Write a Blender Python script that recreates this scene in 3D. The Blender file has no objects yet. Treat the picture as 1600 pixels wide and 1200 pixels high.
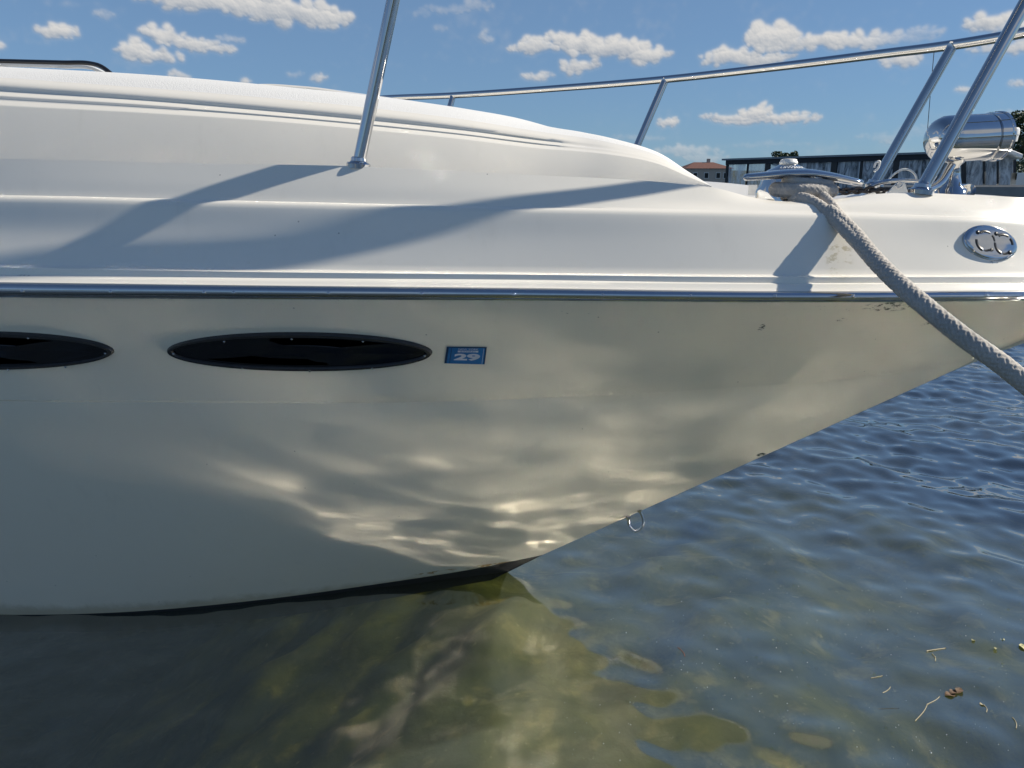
import bpy, bmesh, math, random
import numpy as np
from mathutils import Vector, Matrix
from mathutils.bvhtree import BVHTree

random.seed(4)
RNG = np.random.RandomState(7)
SC = bpy.context.scene
COL = SC.collection
R = math.radians

# ------------------------------------------------------------------ camera
F_PX, PITCH, EYE = 1180.0, R(14.7), 1.10
cam_d = bpy.data.cameras.new('camera')
cam = bpy.data.objects.new('camera', cam_d)
COL.objects.link(cam)
cam.location = (0, 0, EYE)
cam.rotation_euler = (math.pi / 2 - PITCH, 0, 0)
cam_d.sensor_width = 36.0
cam_d.lens = 36.0 * F_PX / 1600.0
cam_d.clip_start = 0.05
cam_d.clip_end = 9000.0
SC.camera = cam

# ------------------------------------------------------------------ sun, sky, exposure
SUN = Vector((0.812, 0.056, 0.580)).normalized()      # towards the sun
sun_d = bpy.data.lights.new('sun', 'SUN')
sun_d.energy = 5.0
sun_d.angle = R(0.6)
sun_d.color = (1.0, 0.93, 0.80)
sun = bpy.data.objects.new('sun', sun_d)
COL.objects.link(sun)
sun.rotation_euler = SUN.to_track_quat('Z', 'Y').to_euler()
sun.location = (30, 2, 22)

SC.view_settings.view_transform = 'Standard'
SC.view_settings.look = 'None'
SC.view_settings.exposure = 0.47
SC.view_settings.gamma = 1.0
SC.view_settings.use_curve_mapping = False
SC.render.engine = 'CYCLES'
cy = SC.cycles
cy.use_denoising = True
cy.denoiser = 'OPENIMAGEDENOISE'
cy.max_bounces = 7
cy.transparent_max_bounces = 12
cy.caustics_reflective = True
cy.caustics_refractive = False
cy.blur_glossy = 0.0
cy.sample_clamp_indirect = 0.0
cy.use_adaptive_sampling = False
cy.use_guiding = True
cy.use_surface_guiding = True


class NT:
    """small helper for writing node trees"""
    def __init__(s, tree):
        s.t = tree; s.n = tree.nodes; s.l = tree.links
    def node(s, typ, **kw):
        n = s.n.new(typ)
        for k, v in kw.items():
            setattr(n, k, v)
        return n
    def put(s, sock, v):
        if isinstance(v, bpy.types.NodeSocket):
            s.l.new(v, sock)
        else:
            sock.default_value = v
    def math(s, op, a, b=None, c=None, clamp=False):
        n = s.node('ShaderNodeMath', operation=op, use_clamp=clamp)
        s.put(n.inputs[0], a)
        if b is not None: s.put(n.inputs[1], b)
        if c is not None: s.put(n.inputs[2], c)
        return n.outputs[0]
    def vec(s, op, a, b=None, out=0):
        n = s.node('ShaderNodeVectorMath', operation=op)
        s.put(n.inputs[0], a)
        if b is not None: s.put(n.inputs[1], b)
        return n.outputs[out]
    def noise(s, vec, scale, detail=4, rough=0.5, dist=0.0, col=False):
        n = s.node('ShaderNodeTexNoise')
        s.put(n.inputs['Vector'], vec)
        n.inputs['Scale'].default_value = scale
        n.inputs['Detail'].default_value = detail
        n.inputs['Roughness'].default_value = rough
        n.inputs['Distortion'].default_value = dist
        return n.outputs['Color' if col else 'Fac']
    def ramp(s, fac, stops, interp='LINEAR'):
        n = s.node('ShaderNodeValToRGB')
        n.color_ramp.interpolation = interp
        e = n.color_ramp.elements
        while len(e) < len(stops): e.new(0.5)
        for i, (p, c) in enumerate(stops):
            e[i].position = p
            e[i].color = (c, c, c, 1) if isinstance(c, (int, float)) else (*c[:3], 1)
        s.put(n.inputs[0], fac)
        return n.outputs[0]
    def mix(s, fac, a, b):
        n = s.node('ShaderNodeMix', data_type='RGBA')
        s.put(n.inputs[0], fac)
        s.put(n.inputs[6], a if not isinstance(a, tuple) else (*a[:3], 1))
        s.put(n.inputs[7], b if not isinstance(b, tuple) else (*b[:3], 1))
        return n.outputs[2]
    def smooth(s, x, lo, hi, a=0.0, b=1.0):
        n = s.node('ShaderNodeMapRange', interpolation_type='SMOOTHSTEP')
        s.put(n.inputs[0], x)
        for i, v in enumerate((lo, hi, a, b)): s.put(n.inputs[1 + i], v)
        return n.outputs[0]


# world: physical sky with fair-weather cumulus
world = bpy.data.worlds.new('World')
SC.world = world
world.use_nodes = True
W = NT(world.node_tree)
W.n.clear()
sky = W.node('ShaderNodeTexSky', sky_type='NISHITA', sun_disc=False)
sky.sun_elevation = math.asin(SUN.z)
sky.sun_rotation = math.atan2(SUN.x, SUN.y)
sky.altitude = 150
sky.air_density = 1.0
sky.dust_density = 0.15
sky.ozone_density = 2.2
tc = W.node('ShaderNodeTexCoord')
dirv = W.vec('NORMALIZE', tc.outputs['Generated'])
sep = W.node('ShaderNodeSeparateXYZ'); W.put(sep.inputs[0], dirv)
az = W.math('ARCTAN2', sep.outputs[0], sep.outputs[1])
el = W.math('ARCSINE', sep.outputs[2])
cmb = W.node('ShaderNodeCombineXYZ'); W.put(cmb.inputs[0], az); W.put(cmb.inputs[1], el)
AE = cmb.outputs[0]                                   # azimuth / elevation in radians
def px_dir(u, v):
    a = (u - 800) / F_PX; b = (600 - v) / F_PX
    c, s = math.cos(PITCH), math.sin(PITCH)
    d = Vector((a, c + b * s, -s + b * c)).normalized()
    return math.atan2(d.x, d.y), math.asin(d.z)
# cloud lumps seen in the photograph: pixel centre, half sizes, weight
LUMPS = [(90,45,24,11,1),(165,26,14,8,.5),(205,74,22,17,.95),(238,84,38,12,.95),(252,52,28,13,.95),(300,66,36,11,.95),(342,76,22,8,.9),(360,60,20,6,.6),
 (340,4,110,15,1.1),(440,14,78,20,1.15),(505,24,40,18,1.1),(300,-12,60,16,1.),(280,115,14,8,.7),(496,122,13,7,.8),(460,113,12,5,.5),(385,128,8,5,.8),
 (700,14,44,8,.5),(745,8,26,9,.5),(690,44,9,6,.4),(762,56,9,12,.45),(660,22,12,7,.4),
 (835,70,40,14,.95),(905,62,32,20,1.1),(960,72,50,19,1.05),(1010,84,36,15,1.),(905,100,30,14,.9),(840,119,22,7,.75),(870,55,18,11,.8),
 (1140,88,44,15,.9),(1205,56,34,21,1.05),(1270,62,56,17,1.),(1345,62,54,13,.9),(1410,92,28,13,.8),(1445,52,24,11,.6),(1200,90,36,11,.9),(1420,62,36,9,.6),
 (1185,172,24,13,1.05),(1140,182,46,8,.85),(1230,184,46,9,1.),(1180,188,70,6,.9),(1045,191,18,8,.85),
 (1070,236,56,11,.6),(1100,246,36,9,.6),(1000,216,44,5,.4),(1390,212,44,8,.45),(1190,226,70,5,.4),(1440,205,54,7,.4),
 (1550,30,30,15,.95),(1575,72,46,9,.7),(1590,40,30,14,.8),(1505,139,13,5,.7),(1586,133,11,5,.7),(1575,180,36,7,.55),(1490,195,36,6,.45),
 (1690,60,60,26,1),(1720,140,70,12,.8),(-70,60,50,18,1),(-160,20,60,22,1),(1850,90,50,20,1),(-260,80,60,14,.9)]
WISPS = [(110,5,70,6,.35),(60,64,50,5,.22),(520,98,110,5,.25),(690,205,90,12,.22),(700,232,130,12,.25),(740,30,90,26,.22),(1300,235,200,14,.25),(1350,180,120,10,.15)]
CR = np.random.RandomState(12)
def smooth01(x, lo, hi):
    k = np.clip((x - lo) / (hi - lo), 0, 1); return k * k * (3 - 2 * k)
def vnoise(Xn, Yn, seed):
    g = np.random.RandomState(seed).rand(257, 257)
    xi = np.floor(Xn).astype(int); yi = np.floor(Yn).astype(int); fx = Xn - xi; fy = Yn - yi
    fx = fx*fx*(3-2*fx); fy = fy*fy*(3-2*fy); xi %= 256; yi %= 256
    return (g[xi, yi]*(1-fx)+g[xi+1, yi]*fx)*(1-fy)+(g[xi, yi+1]*(1-fx)+g[xi+1, yi+1]*fx)*fy
def fbm(Xn, Yn, oct_, seed, gain=.55):
    o_ = 0; a_ = 1; tot = 0
    for i in range(oct_): o_ = o_ + a_*vnoise(Xn*2**i + 17.3*i, Yn*2**i + 5.1*i, seed+i); tot += a_; a_ *= gain
    return o_/tot
# window of the sky: azimuth -0.9..0.9, elevation -0.03..0.60 rad, 1300 px per radian
AZ0, AZ1, EL0, EL1, RES = -0.9, 0.9, -0.03, 0.60, 1300.0
cw, ch = int((AZ1-AZ0)*RES), int((EL1-EL0)*RES)
cx, cyy = np.meshgrid(AZ0 + (np.arange(cw)+.5)/RES, EL0 + (np.arange(ch)+.5)/RES)
SK = 1180.0
wx = (fbm(cx*38, cyy*46, 5, 31) - .5); wy = (fbm(cx*38+9, cyy*46+4, 5, 61) - .5)
fine = fbm(cx*170, cyy*190, 4, 91) - .5
PXx = cx + wx*.013 + fine*.0018; PYy = cyy + wy*.010 + fine*.0014
thick = np.zeros_like(cx); relh = np.zeros_like(cx); soft = np.zeros_like(cx)
def stamp(ax_, ay_, rx, ry, k, puff):
    i0, i1 = int((ax_-rx*1.5-AZ0-.02)*RES), int((ax_+rx*1.5-AZ0+.02)*RES); j0, j1 = int((ay_-ry*1.5-EL0-.02)*RES), int((ay_+ry*1.5-EL0+.02)*RES)
    i0, i1, j0, j1 = max(i0, 0), min(i1, cw), max(j0, 0), min(j1, ch)
    if i1 <= i0 or j1 <= j0: return
    sl = (slice(j0, j1), slice(i0, i1))
    r2 = ((PXx[sl]-ax_)/rx)**2 + ((PYy[sl]-ay_)/ry)**2
    if puff:
        hgt = np.sqrt(np.clip(1-r2, 0, 1))*min(rx, ry)*RES
        thick[sl] = np.maximum(thick[sl], hgt)
        soft[sl] = np.maximum(soft[sl], np.clip(1-r2, 0, 1)*k)
    else:
        soft[sl] = np.maximum(soft[sl], np.clip(1-r2, 0, 1)*k*.5)
for (u, v, w_, h_, k) in LUMPS:
    a0, e0 = px_dir(u, v); rw, rh = w_/SK, h_/SK
    stamp(a0, e0-rh*.15, rw*.85, rh*.62, k, True)
    for _ in range(int(10 + 10*w_/h_)):
        q = CR.uniform(-1, 1); top = (1-q*q)**.5
        e_ = e0 + rh*(CR.uniform(-.75, .62)*top)
        r_ = rh*CR.uniform(.22, .52)*(.6+.4*top)
        stamp(a0 + q*rw*.95, e_, r_*CR.uniform(1., 1.5), r_, k, True)
for (u, v, w_, h_, k) in WISPS:
    a0, e0 = px_dir(u, v); stamp(a0, e0, w_/SK, h_/SK, k, False)
calpha = smooth01(soft + fine*.42 + wx*.6, .02, .70) * np.clip(.35 + soft*1.6, 0, 1)
for (u, v, w_, h_, k) in LUMPS:
    if k < .7:
        a0, e0 = px_dir(u, v)
        q = np.exp(-(((cx-a0)*SK/(w_*1.3))**2 + ((cyy-e0)*SK/(h_*1.6))**2))
        calpha *= 1 - q*(1-k)
def blur(a_, n_):
    for _ in range(n_):
        a_ = (np.roll(a_, 1, 0) + np.roll(a_, -1, 0) + 2*a_)/4; a_ = (np.roll(a_, 1, 1) + np.roll(a_, -1, 1) + 2*a_)/4
    return a_
calpha = .55*blur(calpha, 3) + .45*blur(calpha, 16)
inside = calpha > .12
below = np.zeros_like(cx); above = np.zeros_like(cx)
for j in range(1, ch): below[j] = (below[j-1] + 1)*inside[j]
for j in range(ch-2, -1, -1): above[j] = (above[j+1] + 1)*inside[j]
rel = below/np.maximum(below + above, 1)
for _ in range(3): rel = (rel + np.roll(rel, 3, 1) + np.roll(rel, -3, 1))/3
bump = thick + fbm(cx*110, cyy*120, 4, 140)*6
gy, gx = np.gradient(bump)
lit = np.clip(.58 + (-gx*.30 - gy*.50)*.55, 0, 1)
lit = np.clip(lit + .62*(rel - .42)*smooth01(below + above, 6, 26) - .12*smooth01(thick, 6, 20) + (fbm(cx*30, cyy*34, 3, 170)-.5)*.3, 0, 1)
def cloud_image(name, A_, L_):
    hh_, ww_ = A_.shape
    lo, hi = np.array([4.0, 4.7, 5.7]), np.array([9.4, 9.2, 8.9])
    px_ = np.empty((hh_, ww_, 4), np.float32)
    px_[..., :3] = (lo + (hi-lo)*L_[..., None]) / 10.0
    px_[..., 3] = A_
    im = bpy.data.images.new(name, ww_, hh_, alpha=True, float_buffer=True)
    im.colorspace_settings.name = 'Non-Color'
    im.alpha_mode = 'CHANNEL_PACKED'
    im.pixels.foreach_set(px_.ravel()); im.update(); im.pack()
    return im
edge = smooth01(cx, AZ0, AZ0+.08)*smooth01(-cx, -AZ1, -AZ1+.08)*smooth01(-cyy, -EL1, -EL1+.1)
im_win = cloud_image('cumulus_window', calpha*edge, lit)
# the same kind of sky carried on all round
gx2, gy2 = np.meshgrid(np.linspace(-math.pi, math.pi, 1024, endpoint=False), np.linspace(0, math.pi/2, 256))
sx2, sy2 = np.sin(gx2)*np.cos(gy2)/(np.sin(gy2)+.18), np.cos(gx2)*np.cos(gy2)/(np.sin(gy2)+.18)
g2 = fbm(sx2*1.6+83, sy2*1.6+47, 7, 200, .55)
hole = 1 - smooth01(-np.abs(gx2), -.95, -.80)*smooth01(-gy2, -.66, -.52)
A2 = smooth01(g2, .60, .74)*hole*smooth01(gy2, .0, .05)*(1 - smooth01(gy2, .46, .62))
L2 = np.clip(.72 - smooth01(g2, .6, .78)*.35 + (fbm(sx2*8+90, sy2*8+90, 4, 220)-.5)*.5, 0, 1)
im_all = cloud_image('cumulus_dome', A2, L2)
def img_node(im, sx_, ox, sy_, oy):
    c_ = W.node('ShaderNodeCombineXYZ')
    W.put(c_.inputs[0], W.math('MULTIPLY_ADD', az, sx_, ox)); W.put(c_.inputs[1], W.math('MULTIPLY_ADD', el, sy_, oy))
    n_ = W.node('ShaderNodeTexImage', extension='CLIP', interpolation='Linear'); n_.image = im
    W.l.new(c_.outputs[0], n_.inputs[0]); return n_
na = img_node(im_all, 1/(2*math.pi), .5, 2/math.pi, 0)
nw = img_node(im_win, 1/(AZ1-AZ0), -AZ0/(AZ1-AZ0), 1/(EL1-EL0), -EL0/(EL1-EL0))
def scaled(sock):
    n_ = W.node('ShaderNodeVectorMath', operation='SCALE'); W.l.new(sock, n_.inputs[0]); n_.inputs['Scale'].default_value = 10.0; return n_.outputs[0]
hz = W.smooth(el, 0.0, 1.1, 0.48, 0.12)
skyt = W.vec('MULTIPLY', sky.outputs[0], (0.52, 0.78, 1.12))
skyt = W.mix(hz, skyt, (3.3, 5.1, 7.2))
final = W.mix(nw.outputs['Alpha'], W.mix(na.outputs['Alpha'], skyt, scaled(na.outputs['Color'])), scaled(nw.outputs['Color']))
bg = W.node('ShaderNodeBackground'); W.put(bg.inputs[0], final); bg.inputs[1].default_value = 0.055
wo = W.node('ShaderNodeOutputWorld'); W.l.new(bg.outputs[0], wo.inputs[0])
world.cycles.sampling_method = 'MANUAL'
world.cycles.sample_map_resolution = 1024

# ------------------------------------------------------------------ helpers: points
CP, SP = math.cos(PITCH), math.sin(PITCH)
def ray(u, v):
    a = (u - 800) / F_PX; b = (600 - v) / F_PX
    return np.array([a, CP + b * SP, -SP + b * CP])
E0 = np.array([0, 0, EYE])
def at(u, v, Y):                       # point of the photograph at depth Y
    r = ray(u, v); return E0 + r * (Y / r[1])
def atz(u, v, z=0.0):                  # point of the photograph at height z
    r = ray(u, v); return E0 + r * ((z - EYE) / r[2])
TIP = np.array([1.2, 1.466]); AFT = np.array([-.9135, .4067]); STB = np.array([.4067, .9135])
def atc(u, v):                         # point of the photograph in the boat's centre plane
    r = ray(u, v); return E0 + r * ((TIP @ STB) / (r[:2] @ STB))
def mirror(P):
    P = np.array(P, float); k = (P[..., :2] - TIP) @ STB
    Q = P.copy(); Q[..., 0] -= 2 * k * STB[0]; Q[..., 1] -= 2 * k * STB[1]
    return Q
def boat(s, b, z):                     # s aft of the tip, b to port
    q = TIP + s * AFT - b * STB; return np.array([q[0], q[1], z])

def spline(K, N, par=None, ts=None):
    """smooth curve through 3-D knots (finite-difference cubic), N samples"""
    K = np.array(K, float)
    if par is None:
        par = np.concatenate([[0], np.cumsum(np.linalg.norm(np.diff(K, axis=0), axis=1))])
    par = np.array(par, float)
    d = np.diff(K, axis=0) / np.diff(par)[:, None]
    m = np.empty_like(K); m[0] = d[0]; m[-1] = d[-1]
    h = np.diff(par)
    m[1:-1] = (d[:-1] * h[1:, None] + d[1:] * h[:-1, None]) / (h[:-1] + h[1:])[:, None]
    if ts is None: ts = np.linspace(par[0], par[-1], N)
    ts = np.clip(ts, par[0], par[-1])
    i = np.clip(np.searchsorted(par, ts, side='right') - 1, 0, len(par) - 2)
    t = ((ts - par[i]) / h[i])[:, None]; hh = h[i][:, None]
    return ((2*t**3 - 3*t**2 + 1) * K[i] + (t**3 - 2*t**2 + t) * hh * m[i] + (-2*t**3 + 3*t**2) * K[i+1] + (t**3 - t**2) * hh * m[i+1])

# ------------------------------------------------------------------ helpers: objects
def new_obj(name, me, parent=None, mats=(), origin=None):
    o = bpy.data.objects.new(name, me)
    COL.objects.link(o)
    for m in mats: me.materials.append(m)
    if origin is not None:
        org = Vector(origin)
        me.transform(Matrix.Translation(-org))
        po = Vector((0, 0, 0))
        p = parent
        while p is not None:
            po += p.location; p = p.parent
        o.location = org - po
    if parent is not None: o.parent = parent
    return o
def obj(name, V, Fc, mat, parent=None, smooth=True, mi=None, origin=None, angle=None):
    me = bpy.data.meshes.new(name)
    V = np.array(V, float)
    me.from_pydata(V.tolist(), [], [tuple(int(i) for i in f) for f in Fc])
    if origin is None: origin = (V.min(0) + V.max(0)) / 2
    mats = mat if isinstance(mat, (list, tuple)) else [mat]
    o = new_obj(name, me, parent, mats, origin)
    if mi is not None: me.polygons.foreach_set('material_index', np.array(mi, dtype=np.int32))
    if smooth: me.polygons.foreach_set('use_smooth', [True] * len(me.polygons))
    me.update()
    if smooth and angle: me.set_sharp_from_angle(angle=R(angle))
    return o
class MB:
    """collects shapes into one mesh"""
    def __init__(s): s.V = []; s.F = []
    def add(s, V, F):
        k = len(s.V); s.V += [tuple(map(float, p)) for p in V]; s.F += [tuple(int(i) + k for i in f) for f in F]
        return s
    def build(s, name, mat, parent=None, **kw): return obj(name, s.V, s.F, mat, parent, **kw)
    def grid(s, G, closed_u=False, closed_v=False):
        G = np.array(G, float); a, b = G.shape[:2]; F = []
        for i in range(a if closed_u else a - 1):
            for j in range(b if closed_v else b - 1):
                i2, j2 = (i + 1) % a, (j + 1) % b
                F.append((i*b + j, i2*b + j, i2*b + j2, i*b + j2))
        return s.add(G.reshape(-1, 3), F)
    def tube(s, P, r, n=16, caps=True):
        P = np.array(P, float); r = np.broadcast_to(np.array(r, float), (len(P),))
        rings = frame_rings(P, r, n)
        s.grid(rings, closed_v=True)
        if caps:
            k = len(s.V) - len(P) * n
            s.F.append(tuple(k + j for j in range(n))[::-1]); s.F.append(tuple(k + (len(P)-1)*n + j for j in range(n)))
        return s
    def box(s, c, size, M=None):
        x, y, z = [v / 2 for v in size]
        V = np.array([(i*x, j*y, k*z) for i in (-1, 1) for j in (-1, 1) for k in (-1, 1)])
        if M is not None: V = V @ np.array(M).T
        return s.add(V + np.array(c), [(0,1,3,2),(4,6,7,5),(0,4,5,1),(2,3,7,6),(0,2,6,4),(1,5,7,3)])
    def lathe(s, prof, c, axis=(0, 0, 1), n=32, caps=True):
        """prof: list of (radius, height along axis)"""
        ax = Vector(axis).normalized(); q = ax.to_track_quat('Z', 'Y').to_matrix()
        G = []
        for r_, h_ in prof:
            G.append([np.array(c) + np.array(q @ Vector((r_*math.cos(t), r_*math.sin(t), h_))) for t in np.linspace(0, 2*math.pi, n, endpoint=False)])
        k = len(s.V); s.grid(G, closed_v=True)
        if caps:
            s.F.append(tuple(k + j for j in range(n))[::-1]); s.F.append(tuple(k + (len(prof)-1)*n + j for j in range(n)))
        return s
def frames(P):
    P = np.array(P, float)
    T = np.gradient(P, axis=0); T /= np.linalg.norm(T, axis=1)[:, None]
    up = np.array([0, 0, 1.0]) if abs(T[0][2]) < 0.9 else np.array([1.0, 0, 0])
    N = []; n_ = np.cross(T[0], up); n_ /= np.linalg.norm(n_)
    for t in T:
        n_ = n_ - t * (n_ @ t); n_ /= np.linalg.norm(n_); N.append(n_)
    N = np.array(N); return T, N, np.cross(T, N)
def frame_rings(P, r, n):
    T, N, B = frames(P); a = np.linspace(0, 2*math.pi, n, endpoint=False)
    return P[:, None] + r[:, None, None] * (np.cos(a)[None, :, None] * N[:, None] + np.sin(a)[None, :, None] * B[:, None])
def empty(name, loc, parent=None):
    o = bpy.data.objects.new(name, None); COL.objects.link(o)
    o.empty_display_size = 0.1
    o.location = loc
    if parent is not None: o.parent = parent
    return o
def tag(o, label=None, cat=None, group=None, kind=None):
    for k, v in (('label', label), ('category', cat), ('group', group), ('kind', kind)):
        if v: o[k] = v
    return o

# ------------------------------------------------------------------ materials
def mat(name):
    m = bpy.data.materials.new(name); m.use_nodes = True
    t = NT(m.node_tree); b = t.n['Principled BSDF']
    return m, t, b
def setp(b, **kw):
    for k, v in kw.items():
        k = k.replace('_', ' ')
        s_ = b.inputs[k]
        s_.default_value = (*v, 1) if isinstance(v, tuple) and len(v) == 3 else v
def simple(name, col, rough=0.5, metal=0.0, noise=0.06, scale=30, bump=0.0, coat=0.0):
    m, t, b = mat(name)
    setp(b, Metallic=metal, Roughness=rough, Coat_Weight=coat)
    co = t.node('ShaderNodeTexCoord').outputs['Object']
    nz = t.noise(co, scale, 5, 0.6)
    c2 = tuple(max(0, c * (1 - noise * 2)) for c in col); c3 = tuple(min(1, c * (1 + noise * 2)) for c in col)
    t.put(b.inputs['Base Color'], t.mix(nz, c2, c3))
    if bump:
        bn = t.node('ShaderNodeBump'); bn.inputs['Strength'].default_value = bump; bn.inputs['Distance'].default_value = 0.004
        t.put(bn.inputs['Height'], nz); t.l.new(bn.outputs[0], b.inputs['Normal'])
    return m
def chrome_mat():
    m, t, b = mat('polished_steel')
    co = t.node('ShaderNodeTexCoord').outputs['Object']
    nz = t.noise(co, 60, 4, 0.6)
    setp(b, Metallic=1.0)
    t.put(b.inputs['Base Color'], t.mix(nz, (0.52, 0.52, 0.53), (0.60, 0.60, 0.60)))
    t.put(b.inputs['Roughness'], t.smooth(nz, 0.3, 0.8, 0.03, 0.07))
    return m
STEEL = chrome_mat()

def gelcoat(name, col, scuffs=(), stain=None, speck=0.5, rough=0.22, scum=False):
    """white gelcoat with faint dirt, small specks and given scuff marks (centre x, z, half sizes)"""
    m, t, b = mat(name)
    geo = t.node('ShaderNodeNewGeometry').outputs['Position']
    big = t.noise(geo, 2.2, 5, 0.6)
    base = t.mix(big, tuple(c * 0.94 for c in col), col)
    st = t.vec('MULTIPLY', geo, (9, 9, 1.3))
    run = t.smooth(t.noise(st, 2.0, 5, 0.65), 0.56, 0.85, 0, 0.16)
    base = t.mix(run, base, (0.42, 0.39, 0.32))
    vor = t.node('ShaderNodeTexVoronoi'); t.put(vor.inputs['Vector'], geo); vor.inputs['Scale'].default_value = 26
    pick = t.math('GREATER_THAN', t.vec('DOT_PRODUCT', vor.outputs['Color'], (1, 0, 0), out=1), 0.80)
    sp = t.math('MULTIPLY', t.math('LESS_THAN', vor.outputs['Distance'], 0.042), pick)
    base = t.mix(t.math('MULTIPLY', sp, speck), base, (0.06, 0.05, 0.04))
    for (x, z, sx, sz, c, sc, th) in scuffs:
        q = t.vec('MULTIPLY', t.vec('SUBTRACT', geo, (x, 0, z)), (1 / sx, 0, 1 / sz))
        r_ = t.vec('LENGTH', q, out=1)
        nn = t.noise(t.vec('MULTIPLY', geo, (1, 1, 1.6)), sc, 6, 0.7)
        k = t.math('MULTIPLY', t.smooth(r_, 0.55, 1.0, 1, 0), t.smooth(nn, th, th + 0.1))
        base = t.mix(k, base, c)
    if scum:
        zz_ = t.node('ShaderNodeSeparateXYZ'); t.put(zz_.inputs[0], geo)
        sn = t.noise(t.vec('MULTIPLY', geo, (1, 1, .4)), 28, 5, .65)
        sc_ = t.math('MULTIPLY', t.smooth(t.math('MULTIPLY_ADD', sn, -.05, zz_.outputs[2]), -.012, .030, 1, 0), .55)
        base = t.mix(sc_, base, (.34, .27, .15))
    t.put(b.inputs['Base Color'], base)
    t.put(b.inputs['Roughness'], t.math('MULTIPLY_ADD', big, 0.08, rough))
    setp(b, Coat_Weight=0.3, Coat_Roughness=0.08, IOR=1.5)
    bn = t.node('ShaderNodeBump'); bn.inputs['Strength'].default_value = 0.06; bn.inputs['Distance'].default_value = 0.01
    t.put(bn.inputs['Height'], t.noise(geo, 5, 3, 0.5)); t.l.new(bn.outputs[0], b.inputs['Normal'])
    return m
def sx_of(u, v, Y): p = at(u, v, Y); return p[0], p[2]
hull_scuffs = []
for (u, v, Y, a, h, c, sc, th) in [(1385, 478, 1.31, .055, .012, (.03,.025,.02), 90, .50), (1290, 482, 1.31, .06, .010, (.04,.03,.025), 120, .58),
      (1220, 495, 1.32, .02, .012, (.02,.02,.02), 140, .60), (1190, 512, 1.34, .008, .010, (.03,.03,.03), 150, .48), (1470, 508, 1.36, .035, .010, (.09,.06,.04), 60, .46),
      (410, 476, 1.33, .05, .004, (.03,.03,.03), 120, .60), (880, 487, 1.32, .12, .004, (.05,.045,.04), 90, .60), (1315, 500, 1.33, .012, .005, (.03,.03,.03), 90, .5)]:
    x, z = sx_of(u, v, Y); hull_scuffs.append((x, z, a, h, c, sc, th))
p_ = atc(1187, 708); hull_scuffs.append((p_[0], p_[2], .014, .008, (.015, .015, .015), 60, .40))
for (u, v, a, h, th) in [(800, 880, .16, .016, .40), (690, 893, .09, .010, .5), (870, 866, .06, .012, .42)]:
    p_ = atz(u, v, .05); hull_scuffs.append((p_[0], p_[2], a, h, (.42, .24, .09), 25, th))
GEL = gelcoat('deck_gelcoat', (0.82, 0.78, 0.70), [(x, z, a, h, c, sc, th) for (x, z, a, h, c, sc, th) in
      [(*sx_of(1310, 395, 1.33), .03, .05, (.55,.50,.38), 30, .5), (*sx_of(1240, 310, 1.4), .05, .008, (.2,.17,.12), 60, .55),
       (*sx_of(40, 430, 1.40), .018, .0012, (.3,.28,.25), 60, .5), (*sx_of(1575, 413, 1.31), .012, .004, (.1,.1,.1), 150, .5), (*sx_of(1300, 440, 1.29), .05, .008, (.3,.28,.24), 90, .62)]])
HULLM = gelcoat('hull_gelcoat', (0.80, 0.72, 0.575), hull_scuffs, rough=0.2, scum=True)
BOTTOM = simple('bottom_paint', (0.012, 0.012, 0.014), 0.7, noise=.2, scale=20, bump=.3)
BLACK = simple('black_plastic', (0.014, 0.014, 0.016), 0.28, noise=.1)
GLASS = simple('tinted_glass', (0.004, 0.005, 0.008), 0.05, noise=.1)
WHITEP = simple('white_plastic', (0.72, 0.72, 0.70), 0.35)

# nonskid: fine woven relief
NONSKID, t, b = mat('nonskid_gelcoat')
geo = t.node('ShaderNodeNewGeometry').outputs['Position']
chk = t.node('ShaderNodeTexVoronoi'); t.put(chk.inputs['Vector'], geo); chk.inputs['Scale'].default_value = 330
setp(b, Roughness=0.55)
t.put(b.inputs['Base Color'], t.mix(t.smooth(chk.outputs['Distance'], 0.1, 0.6), (0.74, 0.735, 0.72), (0.66, 0.655, 0.64)))
bn = t.node('ShaderNodeBump'); bn.inputs['Strength'].default_value = 0.3; bn.inputs['Distance'].default_value = 0.0015; bn.invert = True
t.put(bn.inputs['Height'], chk.outputs['Distance']); t.l.new(bn.outputs[0], b.inputs['Normal'])

# ------------------------------------------------------------------ WATER AND GROUND
def wave_height(X, Y):
    rs = np.random.RandomState(77)
    Hh = np.zeros_like(X)
    def octave(n, lmin, lmax, slope, spread, d0=90):
        nonlocal Hh
        for _ in range(n):
            lam = math.exp(rs.uniform(math.log(lmin), math.log(lmax)))
            th = R(d0 + rs.normal(0, spread)); k = 2*math.pi/lam
            Hh += slope / k * math.sqrt(2.0/n) * np.sin(k*(math.cos(th)*X + math.sin(th)*Y) + rs.uniform(0, 6.28))
    octave(8, .7, 1.6, .035, 45, 75)
    octave(7, .30, .55, .040, 40, 75)
    octave(10, .14, .24, .055, 45, 80)
    octave(12, .075, .13, .075, 55, 84)
    base = Hh.copy(); Hh *= 0
    octave(16, .10, .20, .042, 20, 88); octave(20, .045, .09, .045, 22, 86)
    return base, Hh
def axis(dense0, dense1, step, far, g=1.12):
    a = list(np.arange(dense0, dense1 + 1e-6, step)); s_ = step
    lo = [dense0]; hi = [a[-1]]
    while hi[-1] < far: s_ *= g; hi.append(hi[-1] + s_)
    s_ = step
    while lo[-1] > -far: s_ *= g; lo.append(lo[-1] - s_)
    return np.array(lo[:0:-1] + a + hi[1:])
ax, ay = axis(-2.2, 5.2, .0125, 4000), axis(-.6, 7.0, .0125, 4000)
X, Y = np.meshgrid(ax, ay, indexing='ij')
fade = np.clip((14 - np.hypot(X, Y - 2)) / 7, 0, 1)
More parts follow.
